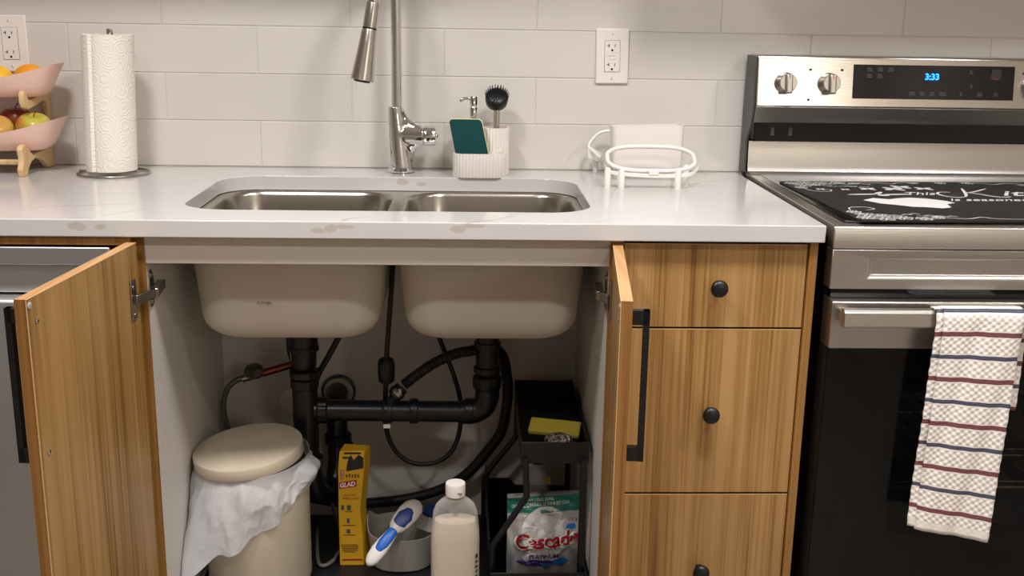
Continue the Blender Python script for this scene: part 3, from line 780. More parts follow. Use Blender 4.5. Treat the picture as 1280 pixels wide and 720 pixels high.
link('cup', fluted(.932, .989, .5605, .618, .022, .915, 1.0165, .95), WHITE, cy_, smooth=25)
link('dispenser_body', fluted(.870, .930, .5605, .618, .022, .915, 1.025, 1.02), WHITE, cy_, smooth=25)
sd = thing('soap_pump', (.911, .589, 1.026), 'chrome soap pump rising behind the green sponge', 'soap pump')
bm = new(); lathe(bm, [(.016, 1.0255), (.016, 1.030), (.012, 1.034), (.0075, 1.036), (.0075, 1.040), (.0085, 1.041), (.0085, 1.058), (.0075, 1.060), (.0055, 1.061), (.0055, 1.063)], (.911, .589, 0), 28); link('pump_collar', bm, CHROME, sd, smooth=35)
bm = new(); lathe(bm, [(.0085, 1.0635), (.0085, 1.081), (.0075, 1.0825)], (.911, .589, 0), 28)
tube(bm, [(.908, .589, 1.0765), (.895, .588, 1.078), (.886, .587, 1.076), (.883, .587, 1.071)], .0032, 10, 5); link('pump_head', bm, CHROME, sd, smooth=50)
gs = thing('green_sponge', (.92, .535, .935), 'sponge with a dark green scouring face leaning in the caddy', 'sponge')
def slab_poly(y0, y1, dx, grow):
    bl, br_ = (.8795+dx, .930), (.951+dx, .930); tl, tr_ = (.8585+dx-grow, 1.0375), (.9275+dx, 1.0375)
    poly = [bl, br_]
    # rounded top corners
    def corner(p, a, b, r=.009, n=6):
        p, a, b = V(p), V(a), V(b); s0 = p+(a-p).normalized()*r; s1 = p+(b-p).normalized()*r
        return [tuple((s0*(1-t)**2+p*2*t*(1-t)+s1*t*t)) for t in [i/n for i in range(n+1)]]
    poly += corner(tr_, br_, tl)+corner(tl, tr_, bl)
    bm = new(); sh = .10
    R = [[V((x, y+(z-.93)*sh, z)) for x, z in poly] for y in (y0, y1)]
    return loft(bm, R)
link('scouring_face', slab_poly(.5235, .5285, 0, 0), SCOUR, gs, bevel=.001)
link('foam', slab_poly(.5286, .5465, .0015, .002), PALEF, gs, bevel=.002)
db = thing('dish_brush', (.962, .589, .95), 'round black dish brush with a steel handle standing in the caddy cup', 'brush')
link('handle', cyl(new(), (.962, .589, .9505), (.9615, .588, 1.055), .0072, .0072, 20), SATIN, db, smooth=40)
bm = new(); hc = V((.9615, .586, 1.082)); hax = V((.04, -.72, .69)).normalized()
lathe(bm, [(.008, -.030), (.016, -.026), (.0235, -.018), (.0252, -.006), (.0240, .002), (.018, .006)], hc, 32, axis_m(hax)); link('head', bm, BLACK, db, smooth=50)
bm = new(); mq = axis_m(hax)
for ring_i, (rr, nn) in enumerate(((.0225, 26), (.0185, 20), (.0145, 16), (.0105, 12), (.006, 7), (.0, 1))):
    for k in range(nn):
        a = 2*PI*(k+.5*(ring_i % 2))/nn; p = V((rr*math.cos(a), rr*math.sin(a), 0)); d = V((.35*math.cos(a)*rr/.0225, .35*math.sin(a)*rr/.0225, 1)).normalized()
        cyl(bm, hc+mq @ p, hc+mq @ (p+d*(.0105+.002*random.random())), .0012, .0009, 5)
q = link('bristles', bm, BLACK, db); q['kind'] = 'stuff'

# ------------------------------------------------------------------ white plastic rack
wr = thing('sponge_rack', (1.28, .43, .915), 'white plastic oval ring rack on short legs, front piece, right of the sink', 'rack')
ring = []
for i in range(44):
    a = 2*PI*i/44; c, s = math.cos(a), math.sin(a)
    x = 1.278+.0905*(1 if c > 0 else -1)*min(1, abs(c)*1.02)**.62; k = s/max(abs(s), 1e-6)*abs(s)**.85
    ring.append((x, .432+.036*k, .9715+.0205*k))
bm = new(); tube(bm, ring, .0045, 10, 2, closed=True); link('ring', bm, WHITEG, wr, smooth=60)
sk = [(1.180, .425, .972), (1.179, .412, .960), (1.190, .402, .949), (1.21, .394, .945), (1.28, .388, .942), (1.345, .392, .944), (1.366, .402, .951), (1.378, .414, .964), (1.378, .426, .976)]
cm = catmull(sk, 5)
link('skirt', loft(new(), [[p+V((0, 0, -.0045)), p+V((0, .0025, -.0045)), p+V((0, .0025, .0035)), p+V((0, 0, .0035))] for p in cm]), WHITEG, wr, bevel=.0006)
for (x, y, zt) in ((1.1855, .402, .952), (1.2135, .394, .950), (1.3285, .391, .952), (1.3535, .436, .955)):
    link('leg', lathe(new(), [(.0065, .915), (.0068, .917), (.0066, zt), (.004, zt+.004)], (x, y, 0), 16), WHITEG, wr, smooth=40)
link('clip', B(1.268, 1.288, .3865, .392, .9435, .953), WHITEG, wr, bevel=.001)
wp = thing('rack_cup', (1.3075, .52, .916), 'white flat-fronted plastic sponge cup standing in the oval rack', 'cup')
Mr = Matrix.Translation((1.3075, .53, 0)) @ Matrix.Rotation(math.radians(2.5), 4, 'Z') @ Matrix.Rotation(math.radians(-1.4), 4, 'Y')
def rr3(x0, x1, y0, y1, r, z): return [Mr @ V((a, b, z)) for a, b in rrect(x0, x1, y0, y1, r, 6)]
link('cup_wall', loft(new(), [rr3(-.074, .074, -.017, .017, .01, .940), rr3(-.0765, .0765, -.019, .019, .011, .948), rr3(-.079, .079, -.021, .021, .012, 1.031), rr3(-.0765, .0765, -.0185, .0185, .010, 1.031), rr3(-.072, .072, -.0155, .0155, .009, .944)]), WHITE, wp, smooth=40)
for sx in (-.062, .062):
    for sy in (-.01, .01):
        link('foot', cyl(new(), Mr @ V((sx, sy, .9165)), Mr @ V((sx, sy, .9405)), .004, seg=10), WHITE, wp, smooth=40)
w2 = thing('rack_stand', (1.195, .61, .915), 'white plastic loop stand against the tiles behind the oval rack', 'rack')
bm = new(); tube(bm, [(1.235, .615, 1.008), (1.215, .615, 1.009), (1.190, .612, 1.004), (1.172, .608, .986), (1.167, .605, .975), (1.172, .600, .969), (1.180, .590, .962), (1.192, .575, .953)], .0036, 10, 5); link('loop', bm, WHITEG, w2, smooth=60)
bm = new(); prism(bm, [(1.166, .950), (1.205, .936), (1.205, .955), (1.172, .974), (1.164, .968)], 'y', .600, .604); link('web', bm, WHITEG, w2, bevel=.0008)
for (x, y) in ((1.186, .622), (1.232, .622)):
    link('leg', lathe(new(), [(.0058, .915), (.006, .917), (.0058, .96 if x < 1.2 else 1.006)], (x, y, 0), 14), WHITEG, w2, smooth=40)

# ------------------------------------------------------------------ range
X0, X1 = 1.522, 2.284
rg = thing('electric_range', (1.903, .3, 0), 'freestanding stainless electric range with a raised back panel', 'stove')
bm = new()
for a in ((X0+.004, X1-.004, .02, .625, .06, .20), (X0+.004, X0+.05, .02, .625, .20, .893), (X1-.05, X1-.004, .02, .625, .20, .893), (X0+.05, X1-.05, .50, .625, .20, .893), (X0+.05, X1-.05, .02, .50, .80, .893)): box(bm, *a)
link('body', bm, BLACK, rg)
link('feet', box(B(X0+.03, X0+.06, .06, .09, 0, .06), X1-.06, X1-.03, .06, .09, 0, .06), BLACK, rg)
bm = new(); prism(bm, [(.60, .893), (.60, .9205), (-.004, .9185), (-.011, .915), (-.013, .909), (-.013, .8785), (.02, .8785), (.02, .893)], 'x', X0, X1)
link('cooktop_frame', bm, STEEL, rg, bevel=.0015)
link('cooktop_glass', B(X0+.024, X1-.024, .010, .585, .9195, .9222), BLACKG, rg, bevel=.0008)
# control panel with recess
bm = new(); y0 = -.014; a0, a1, b0, b1 = X0+.062, X1-.062, .825, .8625
def quad(*p): return bm.faces.new([bm.verts.new(q) for q in p])
def fr(x0, x1, z0, z1, y): return [V((x0, y, z0)), V((x1, y, z0)), V((x1, y, z1)), V((x0, y, z1))]
loft(bm, [fr(X0, X1, .808, .8765, .02), fr(X0, X1, .808, .8765, y0), fr(a0, a1, b0, b1, y0), fr(a0+.002, a1-.002, b0+.002, b1-.002, y0+.001), fr(a0+.010, a1-.010, b0+.007, b1-.004, y0+.009)])
link('control_strip', bm, STEEL, rg, bevel=.0012)
link('gap_strip', B(X0+.006, X1-.006, -.004, .019, .7905, .8075), BLACKG, rg)
# door
dx0, dx1 = X0+.002, X1-.002; yf = -.030
bm = new(); prism(bm, [(.018, .706), (.018, .7895), (yf+.002, .7895), (yf, .7875), (yf, .706)], 'x', dx0, dx1); dtop = link('door_top_band', bm, STEEL, rg, bevel=.0012)
WX0, WX1, WZ0, WZ1 = 1.660, 2.146, .352, .625
bm = new()
for a in ((dx0, WX0, -.0225, .018, .20, .7055), (WX1, dx1, -.0225, .018, .20, .7055), (WX0, WX1, -.0225, .018, .20, WZ0), (WX0, WX1, -.0225, .018, WZ1, .7055)): box(bm, *a)
link('door_frame', bm, mat('oven_door_black', (10, 10, 11), .5), rg)
DG = thin_clear('smoked_oven_glass', (6, 6, 8), .34, .06)
link('door_glass', B(dx0, dx1, yf+.001, -.0235, .20, .7055), DG, rg)
# cavity
CAV = mat('oven_enamel', (110, 114, 120), .4)
bm = new()
for a in ((1.600, 1.604, .02, .49, .30, .68), (2.200, 2.204, .02, .49, .30, .68), (1.604, 2.2, .486, .49, .30, .68), (1.604, 2.2, .02, .486, .30, .304), (1.604, 2.2, .02, .486, .676, .68)): box(bm, *a)
link('oven_cavity', bm, CAV, rg)
for z in (.60, .475, .41):
    bm = new()
    for y in (.05, .45): cyl(bm, (1.61, y, z), (2.195, y, z), .003, seg=8)
    cyl(bm, (1.61, .05, z+.012), (2.195, .05, z+.012), .002, seg=8)
    for k in range(15): cyl(bm, (1.62+k*.04, .05, z), (1.62+k*.04, .45, z), .0016, seg=6)
    link('oven_rack', bm, CHROMED, rg, smooth=60)
# handle
hb = new(); prism(hb, [(-.047, .753), (-.0665, .753), (-.0685, .756), (-.0665, .779), (-.0615, .7835), (-.047, .7835)], 'x', X0+.012, X1-.012)
link('door_handle', hb, STEEL, rg, bevel=.0008)
for xa in (X0+.012, X1-.032):
    link('handle_bracket', B(xa, xa+.02, -.046, -.0305, .757, .779), STEEL, rg, bevel=.002)
link('drawer_front', B(dx0, dx1, -.028, .018, .062, .192), STEEL, rg, bevel=.003)
# side vents on the panel edge
# backguard
bg = [(.575, .9215), (.596, .924), (.602, .935), (.606, .992), (.63, .994), (.63, .9215)]
bm = new(); prism(bm, bg, 'x', X0+.002, X1-.002); link('back_riser', bm, STEEL, rg, bevel=.0015)
link('vent_gap', B(X0+.01, X1-.01, .588, .628, .9945, 1.034), BLACKG, rg)
bm = new()
for x in (X0+.045, X0+.085): box(bm, x, x+.008, .5872, .5878, 1.006, 1.024)
link('vent_tabs', bm, GREYINK, rg)
bm = new(); prism(bm, [(.563, 1.036), (.550, 1.072), (.632, 1.072), (.632, 1.036)], 'x', X0-.001, X1+.001)
link('lower_bevel', bm, brushed('dark_stainless', (150, 146, 140), .38), rg, bevel=.0015)
fy = lambda z: .5495+(z-1.0725)*(.562-.5495)/.1075
bm = new(); prism(bm, [(.5495, 1.0725), (.5615, 1.177), (.565, 1.1805), (.632, 1.1805), (.632, 1.0725)], 'x', X0-.001, X1+.001)
link('control_panel', bm, brushed('polished_panel_steel', (196, 190, 182), .2), rg, bevel=.003)
for xa in (X0-.006, X1+.0015):
    bm = new(); prism(bm, [(.600, .9215), (.600, .99), (.5665, 1.034), (.556, 1.072), (.566, 1.178), (.636, 1.178), (.645, .9215)], 'x', xa, xa+.0045); link('end_cap', bm, DKGREY, rg, bevel=.0008)
tx = .1158
def onpanel(x, z, d=0): return V((x, fy(z)-d, z))
bm = new(); dz0, dz1 = 1.0915, 1.1635
loft(bm, [[onpanel(1.730, dz0, -.001), onpanel(2.084, dz0, -.001), onpanel(2.084, dz1, -.001), onpanel(1.730, dz1, -.001)], [onpanel(1.730, dz0, .0015), onpanel(2.084, dz0, .0015), onpanel(2.084, dz1, .0015), onpanel(1.730, dz1, .0015)]])
dsp = link('display', bm, BLACKG, rg)
YD = (0, tx, 1)
text('clock_digits', '3:33', .0185, onpanel(1.8865, 1.1335, .0022), (1, 0, 0), YD, LCD, dsp, ext=.0003, offset=.0006)
bm = new()
for x, z, wd_ in ((1.765, 1.153, .012), (1.788, 1.153, .012), (1.812, 1.153, .013), (1.765, 1.139, .012), (1.788, 1.139, .012), (1.860, 1.103, .014), (1.882, 1.103, .010), (1.905, 1.103, .012), (1.928, 1.103, .016), (1.968, 1.104, .006), (1.988, 1.150, .008), (1.990, 1.120, .006), (2.010, 1.103, .013), (2.045, 1.103, .010)):
    for j in range(3):
        p = onpanel(x, z-.003+.003*j, .0018); box(bm, p.x-wd_/2+.001*(j % 2), p.x+wd_/2-.002*(j == 2), p.y, p.y+.0003, p.z, p.z+.0014)
link('button_print', bm, GREYINK, dsp)
bm = new(); p = onpanel(2.043, 1.14, .0018); box(bm, p.x-.011, p.x+.011, p.y, p.y+.0002, 1.131, 1.157); link('button_print', bm, mat('grey_key', (48, 46, 46), .4), dsp)
bm = new(); box(bm, p.x-.007, p.x+.007, p.y-.0003, p.y, 1.134, 1.138); link('button_print', bm, mat('red_key', (120, 40, 36), .5), dsp)
bm = new()
for xk in (1.630, 1.721):
    for dz in ((0, .0),): pass
for x, z in ((1.636, 1.151), (1.705, 1.151), (1.634, 1.0875), (2.105, 1.149), (2.16, 1.149)):
    p = onpanel(x, z, .0006); box(bm, p.x-.0028, p.x+.0028, p.y, p.y+.0012, z-.0022, z+.0022)
link('burner_marks', bm, DARKP, rg)
for xk in (1.583, 1.677, 2.125, 2.220):
    kb = lathe(new(), [(.0235, 0), (.0225, .006), (.0200, .016), (.0190, .022), (.0178, .0235)], onpanel(xk, 1.122, .0005), 36, axis_m((0, -1, tx)))
    k_ = link('knob', kb, STEEL, rg, smooth=35)
    Mk = Matrix.Translation(onpanel(xk, 1.122, .024)) @ Matrix.Rotation(-tx, 4, 'X')
    link('knob_grip', box(new(), -.0072, .0072, -.0085, .003, -.0205, .0205, Mk), STEEL, k_, bevel=.003, bseg=3)
    link('knob_mark', box(new(), -.0008, .0008, -.0088, -.0084, .010, .019, Mk), REDP, k_)

# stove mat with chalk lettering
mt = thing('stove_cover_mat', (1.90, .24, .9235), 'black stove cover mat with white chalk-style lettering and flowers', 'mat')
Mm = Matrix.Translation((1.903, .235, 0)) @ Matrix.Rotation(math.radians(2.2), 4, 'Z')
HW, HD = .342, .226
def mp_(u, v, z=.9262): return Mm @ V((u, v, z))     # u,v in mat coordinates
link('mat_sheet', loft(new(), [[mp_(a, b, z) for a, b in rrect(-HW, HW, -HD, HD, .01, 4)] for z in (.9226, .9252)]), mat('black_mat_print', (20, 19, 19), .55, bump=.2, bscale=120, bstretch=(.1, 1, 1)), mt)
X_ = Mm.to_3x3() @ V((1, 0, 0)); Y_ = Mm.to_3x3() @ V((0, 1, 0))
def stroke(bm, pts, w_=.0022, n=6):
    P = catmull([V((a, b, 0)) for a, b in pts], n); L1 = []
    for i, p in enumerate(P):
        t = (P[min(i+1, len(P)-1)]-P[max(i-1, 0)]).normalized(); nn = V((-t.y, t.x, 0)); ww = w_*(.6+.6*math.sin(PI*i/max(1, len(P)-1)))
        L1.append((p+nn*ww, p-nn*ww))
    for (a, b), (c, d) in zip(L1, L1[1:]):
        bm.faces.new([bm.verts.new(mp_(q.x, q.y, .92545)) for q in (a, b, d, c)])
text('lettering', 'This', .046, mp_(-.145, .052, .9254), X_, Y_, CHALK, mt, shear=.6, offset=.0001, width=.062)
text('lettering', 'itchen', .085, mp_(.050, .045, .9254), X_, Y_, CHALK, mt, shear=.6, offset=.0004, width=.21)
text('lettering', 'is seasoned with love', .038, mp_(-.085, -.018, .9254), X_, Y_, CHALK, mt, shear=.5, offset=.0, width=.30)
bm = new()
stroke(bm, [(-.030, .030), (-.05, .022), (-.068, .035), (-.072, .062), (-.058, .085), (-.036, .085)], .0024)
stroke(bm, [(.012, .135), (-.004, .09), (-.018, .055), (-.032, .028)], .0028)
stroke(bm, [(.062, .132), (.040, .112), (.012, .088), (-.008, .078)], .0024); stroke(bm, [(.000, .080), (.014, .062), (.024, .040), (.042, .024), (.062, .032)], .0028)
link('lettering', bm, CHALK, mt)
# solid chalk shape (mitten-like) left of the words, small butterflies
bm = new(); shp = [(-.255, .005), (-.225, .022), (-.20, .012), (-.18, .020), (-.15, .026), (-.12, .018), (-.095, .0), (-.088, -.015), (-.11, -.024), (-.12, -.05), (-.14, -.056), (-.165, -.048), (-.19, -.045), (-.215, -.030), (-.235, -.022)]
bm.faces.new([bm.verts.new(mp_(a, b, .9256)) for a, b in [(a, b*1.45-.022) for a, b in shp]]); bmesh.ops.triangulate(bm, faces=bm.faces); link('chalk_motif', bm, CHALK, mt)
bm = new()
def blob(u, v, rx, ry, n=12, rot=0):
    bm.faces.new([bm.verts.new(mp_(u+rx*math.cos(2*PI*k/n)*math.cos(rot)-ry*math.sin(2*PI*k/n)*math.sin(rot), v+rx*math.cos(2*PI*k/n)*math.sin(rot)+ry*math.sin(2*PI*k/n)*math.cos(rot), .9255)) for k in range(n)])
for u, v, s in ((-.24, .115, .5), (-.19, .125, .9), (-.135, .125, 1.2), (-.11, .15, 1.1), (-.07, .13, 1), (-.29, .118, .5)):
    for k in range(4): blob(u+.012*s*math.cos(k*PI/2+.6), v+.010*s*math.sin(k*PI/2+.6), .011*s, .006*s, 10, k*PI/2+.6)
for u in (-.225, -.16): blob(u, .055, .035, .006, 12, .1)
blob(-.19, .07, .02, .006, 10, .9); blob(-.19, .045, .012, .01, 10)
q = link('chalk_motif', bm, CHALK, mt); q['kind'] = 'stuff'
bm = new(); rnd = random.Random(3)
def flower(u, v, s, n=6):
    for k in range(n):
        a = 2*PI*k/n
        stroke(bm, [(u, v), (u+s*math.cos(a-.35)*.8, v+s*math.sin(a-.35)*.8), (u+s*math.cos(a), v+s*math.sin(a)), (u+s*math.cos(a+.35)*.8, v+s*math.sin(a+.35)*.8), (u, v)], .0009, 4)
def corner(cx, cy, sx, sy):
    for du, dv, s in ((.02, .03, .016), (.05, .022, .020), (.085, .028, .018), (.035, .055, .018), (.06, .05, .013), (.12, .02, .015), (.02, .085, .013), (.15, .03, .011)):
        flower(cx+sx*du, cy+sy*dv, s)
    stroke(bm, [(cx+sx*.02, cy+sy*.10), (cx+sx*.03, cy+sy*.13), (cx+sx*.06, cy+sy*.135), (cx+sx*.07, cy+sy*.115), (cx+sx*.05, cy+sy*.105)], .0012)
    stroke(bm, [(cx+sx*.12, cy+sy*.05), (cx+sx*.16, cy+sy*.03), (cx+sx*.20, cy+sy*.02), (cx+sx*.23, cy+sy*.035), (cx+sx*.25, cy+sy*.02), (cx+sx*.30, cy+sy*.015)], .0012)
    for i in range(14):
        u, v = rnd.uniform(.01, .17), rnd.uniform(.01, .07); stroke(bm, [(cx+sx*u, cy+sy*v), (cx+sx*(u+.012), cy+sy*(v+.008)), (cx+sx*(u+.02), cy+sy*v)], .0011, 3)
for sx in (1, -1):
    for sy in (1, -1): corner(-sx*HW, -sy*HD, sx, sy)
flower(.0, HD-.02, .012); flower(-.06, HD-.022, .010); flower(.06, HD-.02, .012); flower(0, -HD+.025, .014); flower(.05, -HD+.022, .012)
q = link('flower_border', bm, CHALK, mt); q['kind'] = 'stuff'

# towel over the oven handle
tw = thing('dish_towel', (1.76, -.075, .37), 'folded white waffle dish towel with red and blue stripes on the oven handle', 'towel')
def towel(x0, x1, xb0, xb1, zb0, zb1, dy, ztop, back=.14, phase=0, slope=.08, bx_=0):
    """cloth over the bar; u across, v along (v=0 at the bar top, + down the front)"""
    bm = new(); uv = bm.loops.layers.uv.new('UVMap'); nu, nv = 22, 90
    Lf = ztop-zb0
    grid = []
    for j in range(nv+1):
        row = []
        for i in range(nu+1):
            u = i/nu; Lfu = ztop-(zb0+(zb1-zb0)*u)
            s = -back+(back+Lfu)*j/nv      # arc length
            if s < -.022: y, z = -.0385+.001, ztop-(-s-.022)-.012; y = max(y, -.0385)
            elif s < .018:
                a = (s+.022)/.040; q = PI*(1-a); y = -.0570+.0185*math.cos(q)*-1*-1; y = -.0570+.0185*math.cos(PI*a); z = ztop-.012+.012*math.sin(PI*a)
            else: y, z = -.0755-.003*min(1, s/.2), ztop-(s-.018)-.012
            k = max(0, s)/Lfu
            x = (x0+(x1-x0)*u)*(1-k)+(xb0+(xb1-xb0)*u)*k
            if s < -.01: q2 = min(1, (-s-.01)/.02); x += q2*(.030*(1-u)+bx_*u)
            yy = y-dy*(1 if s > -.022 else -.3)-(.0022*math.sin(u*9+s*14+phase)+.0012*math.sin(u*21+phase*2+s*30))*min(1, abs(s)/.05+.2)*(1 if s > 0 else .3)
            row.append((bm.verts.new((x+.0006*math.sin(s*260+phase), yy, z)), (u*.14+phase, .052+s*(.403/Lfu) + slope*(u-.0)*0)))
        grid.append(row)
    for j in range(nv):
        for i in range(nu):
            q = (grid[j][i], grid[j][i+1], grid[j+1][i+1], grid[j+1][i])
            f = bm.faces.new([a[0] for a in q])
            for lp, a in zip(f.loops, q): lp[uv].uv = a[1]
    return bm
link('front_layer', towel(1.6965, 1.8345, 1.6865, 1.8185, .387, .362, .0065, .790, .205, 0, bx_=.030), TOWEL, tw, solid=.003, smooth=80)
link('back_layer', towel(1.6865, 1.830, 1.6745, 1.812, .392, .372, .0015, .7875, .03, .4), TOWEL, tw, solid=.003, smooth=80)

# ------------------------------------------------------------------ plumbing
pl = thing('drain_pipework', (.75, .33, .28), 'black plastic double sink drain pipework with trap under the bowls', 'pipe')
DL, DR, DY = .566, .947, .33
def nut(bm, p, d, r, h, ribs=12):
    m3 = axis_m(d); p = V(p); seg = ribs*4; prof = [(r*.92, 0), (r, .12*h), (r, .88*h), (r*.92, h)]; rings = []
    for k, (rr, z) in enumerate(prof):
        rings.append([p+m3 @ V(((rr+(.0012 if (i % 4) < 2 else 0))*math.cos(2*PI*i/seg), (rr+(.0012 if (i % 4) < 2 else 0))*math.sin(2*PI*i/seg), z)) for i in range(seg)])
    loft(bm, rings)
bm = new(); lathe(bm, [(.030, .662), (.030, .600), (.0275, .590)], (DL, DY, 0), 32); link('tailpiece', bm, PIPE, pl, smooth=35)
bm = new(); lathe(bm, [(.024, .662), (.024, .555)], (DR, DY, 0), 32); link('tailpiece', bm, PIPE, pl, smooth=35)
bm = new(); nut(bm, (DL, DY, .598), (0, 0, -1), .0305, .012); lathe(bm, [(.026, .586), (.026, .555), (.023, .55), (.0225, .535)], (DL, DY, 0), 32); link('slip_nut', bm, PIPE, pl, smooth=35)
bm = new(); nut(bm, (DL, DY, .545), (0, 0, -1), .030, .016); nut(bm, (DL, DY, .527), (0, 0, -1), .0285, .022); link('slip_nut', bm, PIPE, pl, smooth=35)
bm = new(); lathe(bm, [(.0265, .505), (.0265, .335), (.024, .33)], (DL, DY, 0), 32); link('drain_tee', bm, PIPE, pl, smooth=35)
bm = new(); nut(bm, (DL+.026, DY, .455), (1, 0, 0), .027, .022); link('slip_nut', bm, PIPE, pl, smooth=35)
bm = new(); cyl(bm, (DL+.02, DY, .455), (DR-.055, DY, .452), .0225, seg=28); link('cross_pipe', bm, PIPE, pl, smooth=35)
for x0, x1, r in ((.728, .748, .0255), (.785, .802, .0268), (.900, .918, .0275)):
    link('coupling', ring_prof(new(), (x0, DY, .4535), (1, 0, 0), [(r-.001, 0), (r, .002), (r, x1-x0-.002), (r-.001, x1-x0)], 32), PIPE, pl, smooth=35)
link('white_label', B(.731, .745, DY-.0268, DY-.0255, .425, .4335), WHITE, pl)
bm = new(); tube(bm, [(DR-.055, DY, .452), (DR-.035, DY, .452), (DR-.018, DY, .457), (DR-.006, DY, .468), (DR, DY, .486), (DR, DY, .505)], .0255, 24, 5); link('elbow', bm, PIPE, pl, smooth=50)
bm = new(); nut(bm, (DR, DY, .505), (0, 0, 1), .029, .028); link('slip_nut', bm, PIPE, pl, smooth=35)
bm = new(); nut(bm, (DR, DY, .540), (0, 0, 1), .0275, .014); nut(bm, (DR, DY, .594), (0, 0, 1), .0268, .014); link('slip_nut', bm, PIPE, pl, smooth=35)
# trap
bm = new(); tube(bm, [(DL+.006, DY, .335), (DL+.010, DY, .30), (DL+.022, DY+.01, .268), (DL+.038, DY+.035, .252), (DL+.05, DY+.065, .262), (DL+.055, DY+.085, .30), (DL+.055, DY+.09, .34), (DL+.055, DY+.09, .36)], .0245, 24, 5); link('trap_bend', bm, PIPE, pl, smooth=50)
bm = new(); nut(bm, (DL+.055, DY+.09, .345), (0, 0, 1), .029, .022); nut(bm, (DL+.004, DY, .352), (0, 0, -1), .029, .022); link('slip_nut', bm, PIPE, pl, smooth=35)
bm = new(); tube(bm, [(DL+.055, DY+.09, .36), (DL+.053, DY+.09, .40), (DL+.05, DY+.105, .427), (DL+.048, DY+.14, .436), (DL+.048, .509, .436)], .0235, 24, 5); link('trap_arm', bm, PIPE, pl, smooth=50)
link('cleanout', ring_prof(new(), (DL+.078, DY+.085, .335), (1, -.2, 0), [(.015, 0), (.015, .008), (.01, .01)], 20), PIPE, pl, smooth=35)
link('wall_flange', ring_prof(new(), (DL+.049, .5085, .436), (0, -1, 0), [(.038, 0), (.038, .012), (.034, .014)], 36), PIPE, pl, smooth=35)
link('flange_face', ring_prof(new(), (DL+.049, .4945, .436), (0, -1, 0), [(.0335, 0), (.033, .0015)], 36), GREYP, pl, smooth=35)
pl.location += V((-.004, .035, -.012))
# ribbed drain hose branch
ch = thing('corrugated_hose', (.80, .33, .52), 'grey-black ribbed hose clamped onto the cross pipe and curving up right', 'hose')
pts = [(.772, .325, .513), (.796, .328, .532), (.837, .338, .558), (.880, .35, .574), (.912, .358, .578), (.938, .375, .578)]
cp = catmull(pts, 14); 
bm = new(); tube(bm, cp, .0115, 14, smooth=False, rf=lambda t: .0105+.0014*(math.sin(t*2*PI*42) > 0)); link('ribbed_tube', bm, RUBBER, ch, smooth=20)
bm = new(); cyl(bm, (.752, .32, .490), (.768, .3235, .508), .0155, .0145); link('hose_cuff', bm, PIPE, ch, smooth=35)
bm = new(); d_ = (V((.768, .3235, .508))-V((.752, .32, .490))).normalized()
cyl(bm, V((.756, .321, .495)), V((.756, .321, .495))+d_*.009, .0172); box(bm, .757, .768, .300, .307, .501, .512); cyl(bm, (.760, .300, .507), (.754, .296, .517), .003); link('hose_clamp', bm, CHROMED, ch, smooth=35)
bm = new(); cyl(bm, (.741, .326, .4685), (.752, .32, .490), .010); link('spigot', bm, PIPE, ch, smooth=35)
ch.location += V((-.003, .035, -.012))
# big black hose
bh = link('drain_hose', tube(new(), [(.952, .375, .582), (.976, .415, .548), (.986, .44, .500), (.990, .45, .452), (.986, .46, .40), (.976, .47, .35), (.945, .478, .30), (.905, .482, .250), (.86, .49, .213), (.80, .495, .188), (.73, .50, .172), (.66, .502, .166), (.60, .503, .169), (.545, .503, .180), (.50, .503, .19)], .0118, 14, 8), RUBBER, smooth=60)
tag(bh, 'long thick black drain hose sweeping down behind the bottle and along the back', 'hose')
# faucet supply loop
fh = thing('faucet_hose', (.75, .36, .30), 'thin black faucet hose hanging in a loop with a round weight', 'hose')
link('tube', tube(new(), [(.757, .345, .883), (.752, .345, .80), (.745, .352, .70), (.734, .36, .57), (.731, .365, .50), (.726, .395, .44), (.724, .415, .405), (.731, .418, .360), (.748, .42, .325), (.775, .42, .303), (.808, .42, .297), (.842, .42, .305), (.868, .42, .327), (.883, .42, .365), (.888, .42, .41), (.886, .42, .45), (.876, .42, .49), (.863, .42, .528), (.850, .42, .562), (.838, .43, .595), (.828, .50, .63), (.80, .522, .80), (.77, .55, .884)], .0052, 10, 6), RUBBER, fh, smooth=60)
bm = new(); lathe(bm, [(.010, .505), (.0165, .510), (.0178, .525), (.0178, .545), (.016, .556), (.010, .560)], (.7325, .361, 0), 24); link('weight', bm, RUBBER, fh, smooth=50)
link('hose_branch', None or tube(new(), [(.645, .40, .66), (.633, .40, .60), (.608, .40, .55), (.586, .40, .51), (.572, .41, .47)], .0065, 10, 6), RUBBER, fh, smooth=60)
# shut-off valve, copper stub and braided hose
sv = thing('shutoff_valve', (.44, .47, .48), 'round-handled shut-off valve on a copper stub above the bin', 'valve')
link('copper_stub', cyl(new(), (.455, .472, .4885), (.535, .488, .508), .0085, seg=16), COPPER, sv, smooth=40)
link('valve_body', cyl(cyl(new(), (.412, .463, .478), (.462, .474, .490), .0085, seg=14), (.436, .468, .484), (.440, .455, .498), .006, seg=10), CHROMED, sv, smooth=40)
bm = new(); lathe(bm, [(.0205, 0), (.0215, .003), (.0205, .006), (.012, .0075), (.005, .009)], (.4405, .454, .4965), 28, axis_m((.05, -.55, .83))); link('handle', bm, CHROMED, sv, smooth=35)
link('wall_stub', tube(new(), [(.535, .488, .508), (.545, .495, .510), (.552, .52, .511), (.553, .5445, .511)], .0085, 12, 4), COPPER, sv, smooth=50)
bd = link('braided_hose', tube(new(), [(.412, .463, .479), (.398, .462, .474), (.381, .461, .458), (.371, .462, .432), (.369, .463, .40), (.374, .465, .365), (.383, .468, .33), (.398, .47, .28), (.42, .475, .20)], .0062, 10, 8), mat('steel_braid', (128, 122, 116), .4, .8, bump=.8, bscale=900), smooth=60)
tag(bd, 'grey braided supply hose curving down behind the bin', 'hose')
